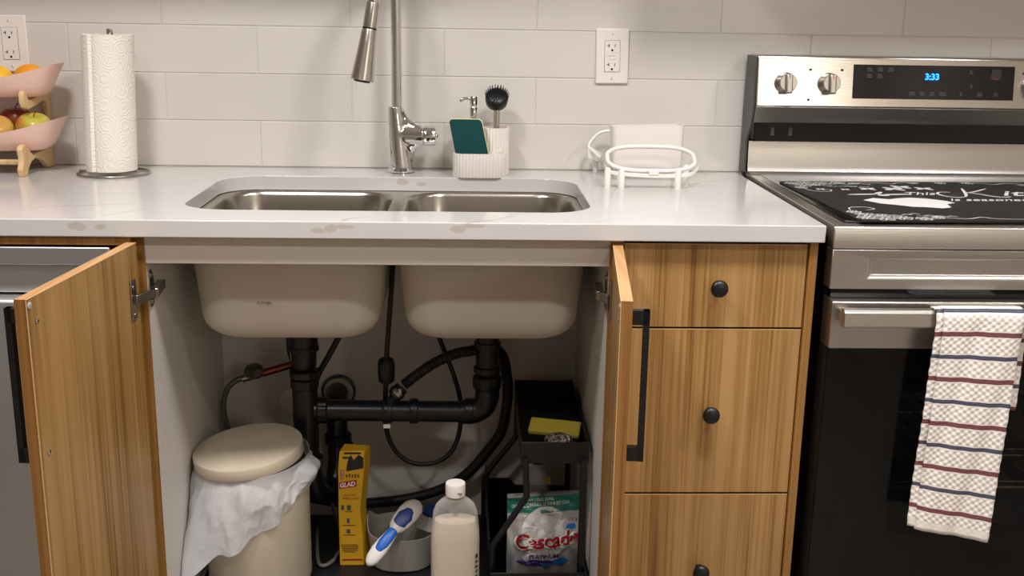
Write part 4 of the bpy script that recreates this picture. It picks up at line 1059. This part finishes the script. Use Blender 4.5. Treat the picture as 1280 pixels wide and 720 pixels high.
gh = thing('supply_loop', (.535, .45, .5), 'short dark supply hose with a white tag beside the left drain', 'hose')
link('tube', tube(new(), [(.556, .40, .64), (.538, .40, .615), (.527, .40, .59), (.527, .40, .56), (.536, .405, .525), (.545, .41, .49)], .0055, 10, 6), RUBBER, gh, smooth=60)
link('white_tag', B(.531, .537, .385, .393, .545, .565), WHITE, gh, bevel=.001)
# white faint wall flange behind the bin
wf = link('wall_escutcheon', ring_prof(new(), (.505, .5445, .40), (0, -1, 0), [(.030, 0), (.028, .005), (.012, .007)], 32), WHITE, smooth=35); tag(wf, 'faint white round wall plate behind the bin', 'wall plate')
# cable loop on the floor
cl = link('grey_cable', tube(new(), [(.59, .50, .185), (.612, .44, .158), (.640, .395, .128), (.650, .365, .1228), (.628, .352, .1228), (.619, .315, .1228), (.605, .292, .1228), (.590, .30, .1228), (.578, .36, .1228), (.565, .46, .1228)], .0042, 10, 8), mat('grey_cable_skin', (120, 116, 110), .5), smooth=60)
tag(cl, 'grey cable looped on the cabinet floor behind the yellow box', 'cable')

# ------------------------------------------------------------------ cabinet floor items
fm = link('cabinet_mat', loft(new(), [[V((a, b, z)) for a, b in rrect(.360, 1.140, .03, .54, .01, 4)] for z in (CF+.0002, CF+.003)]), RUBBER); tag(fm, 'black mat lining the cabinet floor', 'mat')
ZF = CF+.0032
# bin
tc_ = thing('trash_can', (.4815, .249, ZF), 'round cream trash can with a slightly tilted lid', 'trash can')
TX, TY = .4785, .249
bm = new(); lathe(bm, [(.096, ZF), (.101, ZF+.004), (.1035, ZF+.015), (.1035, .36), (.1030, .378), (.100, .378), (.099, ZF+.01)], (TX, TY, 0), 64); link('body', bm, CREAM, tc_, smooth=40)
Ml = Matrix.Rotation(math.radians(-5.5), 3, 'Y') @ Matrix.Rotation(math.radians(3.5), 3, 'X')
bm = new(); lathe(bm, [(.1075, -.024), (.1085, -.022), (.1085, -.003), (.1075, -.0008), (.105, 0), (.05, .0005), (.0, .0005)], (TX-.0145, TY-.003, .4115), 72, Ml); link('lid', bm, CREAM, tc_, smooth=40)
# bag
def bag():
    from mathutils import noise
    bm = new(); n, m_ = 220, 44
    def g(d, c, w_): q = (d-c+180) % 360-180; return math.exp(-(q/w_)**2)
    def ridge(p): return 1-2*abs(noise.noise(p))**.8
    G = []
    for i in range(n):
        d = 360*i/n-180; a = math.radians(d)
        # hang length by direction (-90 faces the room)
        L_ = .058+.085*g(d, -103, 27)+.108*g(d, -133, 15)+.040*g(d, -62, 20)+.03*g(d, 175, 25)
        L_ += .007*noise.noise(V((math.cos(a)*4, math.sin(a)*4, 3)))
        row = []
        for j in range(m_+1):
            t = j/m_; q3 = V((math.cos(a)*2.1, math.sin(a)*2.1, t*1.1))
            q4 = V((math.cos(a)*3.2, math.sin(a)*3.2, t*.9+1.7*math.cos(a)))
            wr = .0075*(ridge(q4+V((3, 1, 2)))-.45)+.0022*(ridge(q4*2.2+V((7, 5, 1+t)))-.45)+.0022*math.sin(19*a+3*t)*(1-t)
            r = .1010+.0035*min(1, t*6)+.012*math.sin(min(1, t*2)*PI/2)-.003*t+wr*min(1, t*2.6+.1)
            r += .022*g(d, -10, 20)*math.sin(PI*min(1, t*1.05))+.088*g(d, -133, 13)*t**1.4+.018*g(d, -108, 16)*t
            r += .010*g(d, -165, 18)*math.sin(PI*t)
            z0 = .3895+.1075*(math.cos(a)*math.sin(math.radians(5.5))+math.sin(a)*math.sin(math.radians(3.5)))
            z = z0-L_*t+.006*noise.noise(q3*3)*t
            x = TX-.010*(1-t*.6)+r*math.cos(a); y = TY+r*math.sin(a)
            dd = math.hypot(x-TX, y-TY)
            if dd < .1062: x = TX+(x-TX)*.1062/dd; y = TY+(y-TY)*.1062/dd
            x = max(x, .3565+.0012*math.sin(9*t+a*9))
            row.append(bm.verts.new((x, y, z)))
        G.append(row)
    for i in range(n):
        for j in range(m_):
            bm.faces.new((G[i][j], G[(i+1) % n][j], G[(i+1) % n][j+1], G[i][j+1]))
    return bm
tb_ = link('trash_bag', bag(), BAG, smooth=70, sub=1); tag(tb_, 'crumpled white plastic liner bag hanging out around the bin rim', 'bag')

# yellow bag box
gb = thing('garbage_bag_box', (.662, .315, ZF), 'tall narrow yellow carton of garbage bags beside the bin', 'box')
GW = [(.0, .634, .685), (.06, .634, .684), (.13, .634, .679), (.165, .6345, .683), (.22, .635, .689), (.26, .639, .690)]
bm = new(); rg_ = []
for z, a, b in GW: rg_.append([V((a, .2995, ZF+z)), V((b, .2995, ZF+z)), V((b+.010, .330, ZF+z)), V((a+.006, .340, ZF+z))])
loft(bm, rg_); link('carton', bm, YBOX, gb, bevel=.0015)
fy0 = .2988
def gt(s, size, x, z, m, wd_, **k): return text('print', s, size, (x, fy0, ZF+z), (1, 0, 0), (0, 0, 1), m, gb, ext=.0001, width=wd_, **k)
link('logo_plate', loft(new(), [[V((.637, y, ZF+.175)), V((.673, y, ZF+.181)), V((.673, y, ZF+.196)), V((.637, y, ZF+.190))] for y in (fy0+.0003, .2994)]), REDP, gb)
text('print', 'GLAD', .0135, (.6385, fy0, ZF+.1785), (1, 0, .15), (0, 0, 1), WHITEP, gb, ext=.0001, width=.032, offset=.0005)
gt('AU-GLAD', .006, .647, .160, REDP, .024); gt('PRENEZ GLAD', .006, .643, .152, REDP, .034)
bm = new()
for x, z, w_, h in ((.640, .128, .006, .011), (.652, .127, .008, .012), (.651, .098, .006, .011), (.650, .075, .008, .009)): box(bm, x, x+w_, fy0, .2993, ZF+z, ZF+z+h)
link('print', bm, GREYINK, gb)
bm = new()
for z, x0, x1 in ((.123, .647, .664), (.092, .642, .668), (.070, .643, .668), (.047, .638, .672), (.043, .638, .674), (.039, .640, .673), (.035, .640, .672), (.031, .643, .667)): box(bm, x0, x1, fy0, .2993, ZF+z, ZF+z+.0018)
link('print', bm, BROWNP, gb)
link('print', B(.640, .682, fy0, .2993, ZF+.012, ZF+.0155), REDP, gb)
bm = new(); prism(bm, [(.652, .215), (.688, .222), (.688, .245), (.678, .252), (.668, .240), (.662, .252), (.655, .236)], 'y', fy0, .2993); bmesh.ops.translate(bm, verts=bm.verts, vec=(0, 0, ZF-.0)); link('print', bm, DARKP, gb)
bm = new(); box(bm, .648, .683, fy0, .2993, ZF+.253, ZF+.257); box(bm, .645, .66, fy0, .2993, ZF+.243, ZF+.247); link('print', bm, DARKP, gb)
link('logo_plate', B(.640, .6465, fy0, .2993, ZF+.198, ZF+.218), REDP, gb)
text('print', 'GLAD', .006, (.6455, fy0-.0002, ZF+.1995), (0, 0, 1), (-1, 0, 0), WHITEP, gb, ext=.0001, width=.017)
bm = new()
for k in range(5): box(bm, .651+.006*k, .6545+.006*k, fy0, .2993, ZF+.201, ZF+.208+.002*(k % 2))
q = link('print', bm, BROWNP, gb); q['kind'] = 'stuff'

# grey tub and its contents
tu = thing('grey_tub', (.765, .33, ZF), 'small grey plastic tub with one raised lip on the cabinet floor', 'tub')
bm = new(); nn = 56
def tubring(f, z, lip=0):
    out = []
    for i in range(nn):
        a = 2*PI*i/nn; c, s = math.cos(a), math.sin(a)
        e = math.exp(-((((math.degrees(a)-168+180) % 360)-180)/22)**2)
        out.append(V((.765+(.074*f)*(abs(c)**.8)*(1 if c > 0 else -1), .326+(.070*f)*(abs(s)**.9)*(1 if s > 0 else -1), z+lip*e)))
    return out
loft(bm, [tubring(.80, ZF), tubring(.88, ZF+.004), tubring(.94, .16), tubring(1.0, .196, .026), tubring(.975, .196, .026), tubring(.91, .16), tubring(.84, ZF+.006)])
link('wall', bm, GREYP, tu, smooth=45)
sb = thing('scrub_brush', (.745, .24, .17), 'blue and white handled scrub brush leaning over the tub front', 'brush')
def ell_loft(path, m_, name, parent, seg=20, flat=None):
    bm = new(); R = []
    P = [V(p[0]) for p in path]
    for i, (p, w_, h) in enumerate(path):
        p = V(p); t = (P[min(i+1, len(P)-1)]-P[max(i-1, 0)]).normalized(); s = t.cross(V((0, -.75, .66))).normalized(); n_ = s.cross(t)
        R.append([p+s*w_*math.cos(2*PI*k/seg)+n_*h*math.sin(2*PI*k/seg) for k in range(seg)])
    loft(bm, R); return link(name, bm, m_, parent, smooth=60)
a_, b_ = V((.704, .205, .172)), V((.800, .30, .262))
def L3(t, o=0): 
    p = a_.lerp(b_, t); p = p+V((0, -.75, .66))*(.012*math.sin(t*PI)+o); return p
ell_loft([(L3(-.02), .003, .003), (L3(.02), .0105, .007), (L3(.08), .0145, .009), (L3(.2), .0165, .0105), (L3(.33), .0150, .010), (L3(.44), .0125, .009), (L3(.5), .011, .0085)], WHITEG, 'handle', sb)
ell_loft([(L3(.14, .006), .003, .002), (L3(.2, .0065), .009, .0045), (L3(.3, .007), .0115, .0048), (L3(.4, .005), .0115, .0055), (L3(.5, .0025), .0105, .007), (L3(.52, .002), .009, .006)], BLUE, 'grip_inlay', sb)
ell_loft([(L3(.50), .010, .007), (L3(.56), .0170, .009), (L3(.66), .0215, .010), (L3(.80), .0235, .010), (L3(.92), .0215, .009), (L3(.99), .014, .007), (L3(1.02), .004, .004)], mat('light_grey_plastic', (196, 188, 178), .4), 'head', sb)
ell_loft([(L3(.56, .005), .006, .003), (L3(.62, .006), .0145, .005), (L3(.74, .0065), .0165, .005), (L3(.84, .006), .0125, .0045), (L3(.88, .006), .004, .003)], DBLUE, 'badge', sb)
bp_ = link('scrubber_bristles', tube(new(), [L3(.58, -.013), L3(.75, -.015), L3(.95, -.013)], .013, 12, 4), WHITE, sb, smooth=60)
# blue ribbed brush behind
rb = thing('ribbed_pad', (.83, .33, .17), 'grey ribbed pad with dark blue bristles in the tub', 'brush')
Mb = Matrix.Translation((.822, .315, .203)) @ Matrix.Rotation(math.radians(-35), 4, 'Z') @ Matrix.Rotation(math.radians(35), 4, 'X')
bm = box(new(), -.026, .026, -.016, .016, -.003, .003, Mb); link('pad', bm, GREYP, rb, bevel=.001)
bm = new()
for k in range(6): box(bm, -.024+k*.009, -.020+k*.009, -.016, .016, .003, .0055, Mb)
link('rib', bm, GREYP, rb, bevel=.0006)
link('bristle_block', box(new(), -.026, .026, .0175, .045, -.004, .010, Mb), DBLUE, rb, bevel=.002)

# soap bottle
sbt = thing('soap_bottle', (.88, .095, ZF), 'clear bottle of creamy white liquid soap with a white flip cap', 'bottle')
BX, BY = .8805, .098
def bring(wx, wy, z, p=2.6, n=48):
    out = []
    for i in range(n):
        a = 2*PI*i/n; c, s = math.cos(a), math.sin(a)
        out.append(V((BX+wx*(abs(c)**(2/p))*(1 if c > 0 else -1), BY+wy*(abs(s)**(2/p))*(1 if s > 0 else -1), z)))
    return out
sh_ = [(.040, .024, ZF, 3), (.0455, .029, ZF+.006, 3), (.047, .030, ZF+.03, 3), (.0465, .030, .24, 3), (.0465, .030, .285, 3), (.0455, .029, .305, 2.8), (.0435, .028, .325, 2.6), (.0415, .0265, .342, 2.4), (.036, .024, .355, 2.2), (.027, .021, .364, 2.1), (.0185, .0175, .369, 2), (.0152, .0152, .372, 2), (.0150, .0150, .378, 2)]
link('shell', loft(new(), [bring(a, b, z, p) for a, b, z, p in sh_], True, False), thin_clear('clear_plastic_shell', (232, 228, 220), .16, .08), sbt, smooth=60)
li = [(a-.0016, b-.0016, z+(.002 if k == 0 else 0), p) for k, (a, b, z, p) in enumerate(sh_[:6])]+[(.039, .0245, .324, 2.4), (.030, .019, .3255, 2.3)]
link('soap', loft(new(), [bring(*q) for q in li]), mat('cream_liquid', (226, 212, 188), .35), sbt, smooth=60)
bm = new(); lathe(bm, [(.0175, .3735), (.0185, .3745), (.0190, .396), (.0180, .3985), (.010, .3992)], (BX, BY, 0), 40); link('cap', bm, WHITE, sbt, smooth=35)
link('cap_notch', B(BX+.004, BX+.013, BY-.0187, BY-.0150, .383, .3865), GREYP, sbt, bevel=.0008)
bm = new()
for k in range(8): box(bm, BX+.0375+.0005*k, BX+.040+.0003*k, BY-.0185+.002*(k % 3), BY-.0165+.002*(k % 3), .215+.009*k, .218+.009*k)
bm.free()
bm = new()
for k in range(6):
    Mz = Matrix.Translation((BX+.0405, BY-.0235+.0006, .205+.010*k)) @ Matrix.Rotation(math.radians(48), 4, 'Z')
    box(bm, -.004+.001*(k % 3), .003, -.0004, .0002, 0, .0035+.004*(k == 5), Mz)
q = link('print', bm, DARKP, sbt); q['kind'] = 'stuff'

# sliding organizer
og_ = thing('under_sink_organizer', (1.04, .32, ZF), 'black two-tier metal organizer with bent legs at the right of the cabinet', 'organizer')
def tray(x0, x1, y0, y1, z0, z1, name, lab, xb=0):
    bm = new(); T = .0022
    R0 = [V((x0, y0, z0)), V((x1, y0, z0)), V((x1+xb, y1, z0)), V((x0+xb, y1, z0))]
    def off(R, d, z): 
        return [V((R[0].x+d, R[0].y+d, z)), V((R[1].x-d, R[1].y+d, z)), V((R[2].x-d, R[2].y-d, z)), V((R[3].x+d, R[3].y-d, z))]
    loft(bm, [off(R0, 0, z0), off(R0, 0, z1), off(R0, T, z1), off(R0, T, z0+T)])
    o = link(name, bm, BLACKM, og_, bevel=.0006); tag(o, lab)
tray(1.006, 1.137, .142, .508, .418, .462, 'tray', 'upper black tray')
tray(.948, 1.137, .110, .515, ZF+.012, .203, 'tray', 'lower wide black tray')
link('side_guard', B(.9435, .9470, .14, .50, .186, .262), BLACKM, og_, bevel=.0006)
bm = new(); prism(bm, [(.944, .187), (1.13, .187), (1.13, .205), (1.014, .207), (.998, .224), (.944, .224)], 'y', .508, .5125); link('back_guard', bm, BLACKM, og_, bevel=.0006)
TR = .0062
link('leg', tube(new(), [(1.014, .132, .43), (1.015, .132, .40), (1.017, .132, .362), (1.012, .132, .345), (.960, .132, .262), (.953, .132, .248), (.951, .132, .22), (.951, .132, ZF+.006)], TR, 12, 4), BLACKM, og_, smooth=60)
link('leg', tube(new(), [(1.011, .452, .43), (1.011, .452, .37), (1.007, .452, .345), (.960, .452, .282), (.945, .452, .255), (.9405, .452, .235), (.9405, .452, ZF+.006)], TR, 12, 4), BLACKM, og_, smooth=60)
link('leg', tube(new(), [(1.1265, .133, .43), (1.1265, .133, .3), (1.1265, .133, ZF+.006)], .0072, 12, 3), BLACKM, og_, smooth=60)
link('leg', tube(new(), [(1.1305, .49, .43), (1.1305, .49, .3), (1.1305, .49, ZF+.006)], TR, 12, 3), BLACKM, og_, smooth=60)
# sponge and scrubber in upper tray
ys = thing('yellow_sponge', (1.08, .27, .425), 'yellow sponge with dark scouring side lying in the upper tray', 'sponge')
Ms = Matrix.Translation((1.0795, .262, .4385)) @ Matrix.Rotation(math.radians(-13), 4, 'Z') @ Matrix.Rotation(math.radians(1), 4, 'Y') @ Matrix.Rotation(math.radians(20), 4, 'X')
link('foam', box(new(), -.052, .052, -.020, .022, .0005, .0125, Ms), YELLOWF, ys, bevel=.003)
link('scouring_side', box(new(), -.052, .052, -.020, .022, -.0095, 0, Ms), SCOURD, ys, bevel=.001)
sw = new()
rnd = random.Random(9)
for k in range(46):
    c = V((1.080, .180, .451)); p = []
    n1 = V((rnd.gauss(0, 1), rnd.gauss(0, 1), rnd.gauss(0, 1))).normalized(); u1 = n1.orthogonal().normalized(); v1 = n1.cross(u1); ph0 = rnd.uniform(0, 6)
    for i in range(15):
        a = ph0+i*2*PI/14; q = (u1*math.cos(a)+v1*math.sin(a)); p.append(c+V((q.x*.027, q.y*.021, q.z*.014)))
    tube(sw, p, .0010, 4, 2)
sw_ = link('steel_scrubber', sw, CHROMED, smooth=60); tag(sw_, 'curly steel wool scrubber at the front of the upper tray', 'scrubber')
# dishwasher pod bag
pb = thing('detergent_pouch', (1.055, .23, ZF+.015), 'grey and teal pouch of dishwasher pods standing in the lower tray', 'pouch')
PX0, PX1, PZ0, PZ1 = .984, 1.1325, ZF+.016, .318
def pf(x, z):
    u = min(1, max(0, (x-PX0)/(PX1-PX0))); v = min(1, max(0, (z-PZ0)/(PZ1-PZ0)))
    bul = (math.sin(PI*(.05+.9*u))**.6)*(max(0, math.sin(PI*min(1, v*1.12)))**.7)
    return .215-.030*bul+.0025*math.sin(31*u+9*v)*math.sin(PI*v)+.0015*math.sin(60*v+11*u)*(v > .7)
def pbk(x, z): return .235+.028*(math.sin(PI*min(1, max(0, (x-PX0)/(PX1-PX0))))**.6)*(math.sin(PI*min(1, max(0, (z-PZ0)/(PZ1-PZ0))))**.7)
def ptop(x): return PZ1-.006+.010*(x-PX0)/(PX1-PX0)
bm = new(); nu, nv = 36, 40; F = []; K = []
for j in range(nv+1):
    F.append([bm.verts.new((PX0+(PX1-PX0)*i/nu, pf(PX0+(PX1-PX0)*i/nu, PZ0+(PZ1-PZ0)*j/nv), PZ0+(ptop(PX0+(PX1-PX0)*i/nu)-PZ0)*j/nv)) for i in range(nu+1)])
    K.append([bm.verts.new((PX0+(PX1-PX0)*i/nu, pbk(PX0+(PX1-PX0)*i/nu, PZ0+(PZ1-PZ0)*j/nv), PZ0+(ptop(PX0+(PX1-PX0)*i/nu)-PZ0)*j/nv)) for i in range(nu+1)])
for j in range(nv):
    for i in range(nu):
        f = bm.faces.new((F[j][i], F[j][i+1], F[j+1][i+1], F[j+1][i])); f.material_index = 1 if j >= 33 else 0
        bm.faces.new((K[j][i], K[j+1][i], K[j+1][i+1], K[j][i+1]))
    bm.faces.new((F[j][0], F[j+1][0], K[j+1][0], K[j][0])); bm.faces.new((F[j][nu], K[j][nu], K[j+1][nu], F[j+1][nu]))
for i in range(nu):
    bm.faces.new((F[0][i], K[0][i], K[0][i+1], F[0][i+1])); bm.faces.new((F[nv][i], F[nv][i+1], K[nv][i+1], K[nv][i]))
link('film', bm, [mat('grey_film', (206, 203, 198), .22, .35, bump=.9, bscale=50, var=.25), TEAL], pb, smooth=60)
def pz(d): return lambda p, z: V((p.x, pf(p.x, p.z)-d-.0, p.z))
def ptxt(s, size, x, z, m, wd_, d, off=0, sp=1, tl=0, ext=0): text('print', s, size, (x, 0, z), (1, 0, tl), (0, 0, 1), m, pb, ext=ext, width=wd_, fn=pz(d), offset=off, space=sp)
def disc(cx, cz, rx, rz, m, d, n=28, name='print'):
    bm = new(); c0 = bm.verts.new((cx, pf(cx, cz)-d, cz)); prev = None; rings = []
    for q in (.33, .66, 1): rings.append([bm.verts.new((cx+rx*q*math.cos(2*PI*k/n), pf(cx+rx*q*math.cos(2*PI*k/n), cz+rz*q*math.sin(2*PI*k/n))-d, cz+rz*q*math.sin(2*PI*k/n))) for k in range(n)])
    for k in range(n):
        bm.faces.new((c0, rings[0][k], rings[0][(k+1) % n]))
        for a, b in zip(rings, rings[1:]): bm.faces.new((a[k], b[k], b[(k+1) % n], a[(k+1) % n]))
    link(name, bm, m, pb)
disc(1.062, .246, .050, .050, mat('plate_print', (226, 222, 216), .35), .0012)
disc(1.062, .246, .036, .036, mat('plate_print_inner', (206, 202, 196), .35), .0016)
disc(1.050, .196, .036, .018, mat('plate_print_low', (214, 208, 202), .35), .0020)
disc(1.045, .182, .042, .008, PURPLE, .0026); disc(1.090, .186, .016, .008, LBLUE, .0029); disc(1.062, .178, .010, .006, LBLUE, .0031)
ptxt('Cascade', .0420, .9985, .2125, WHITEP, .131, .0032, .0030, .92, .10)
ptxt('Cascade', .0420, .9998, .2130, REDP, .128, .0042, .0010, .92, .10)
ptxt('PLATINUM', .0135, 1.028, .1925, PURPLE, .058, .0036, .0003, 1, .06)
ptxt('SCRAPE. LOAD. DONE.', .0085, 1.016, .3045, WHITEP, .062, .0012, .0001, 1, .06)
ptxt('GRATTEZ. CHARGEZ. LE TOUR EST JOUE.', .0095, .992, .2925, WHITEP, .118, .0012, .0001, 1, .07)
ptxt('13', .009, 1.112, .270, DARKP, .010, .0014); disc(1.112, .258, .010, .006, LBLUE, .0014)
# small clear spray bottle behind
sp_ = thing('clear_bottle', (1.058, .40, ZF+.015), 'clear bottle with dark contents and a yellow tag behind the pouch', 'bottle')
bm = new(); lathe(bm, [(.025, ZF+.016), (.027, ZF+.02), (.027, .265), (.022, .285), (.012, .295), (.012, .305)], (1.058, .41, 0), 28); link('shell', bm, thin_clear('clear_shell_dim', (190, 188, 184), .3, .1), sp_, smooth=50)
bm = new(); lathe(bm, [(.0245, ZF+.018), (.0248, .235), (.0, .236)], (1.058, .41, 0), 24); link('contents', bm, mat('dark_liquid', (30, 34, 44), .3), sp_, smooth=50)
bm = new(); lathe(bm, [(.014, .3055), (.014, .325), (.006, .33)], (1.058, .41, 0), 20); link('cap', bm, BLACK, sp_, smooth=40)
link('yellow_tag', B(1.069, 1.083, .3835, .3845, .268, .282), YELLOWF, sp_)
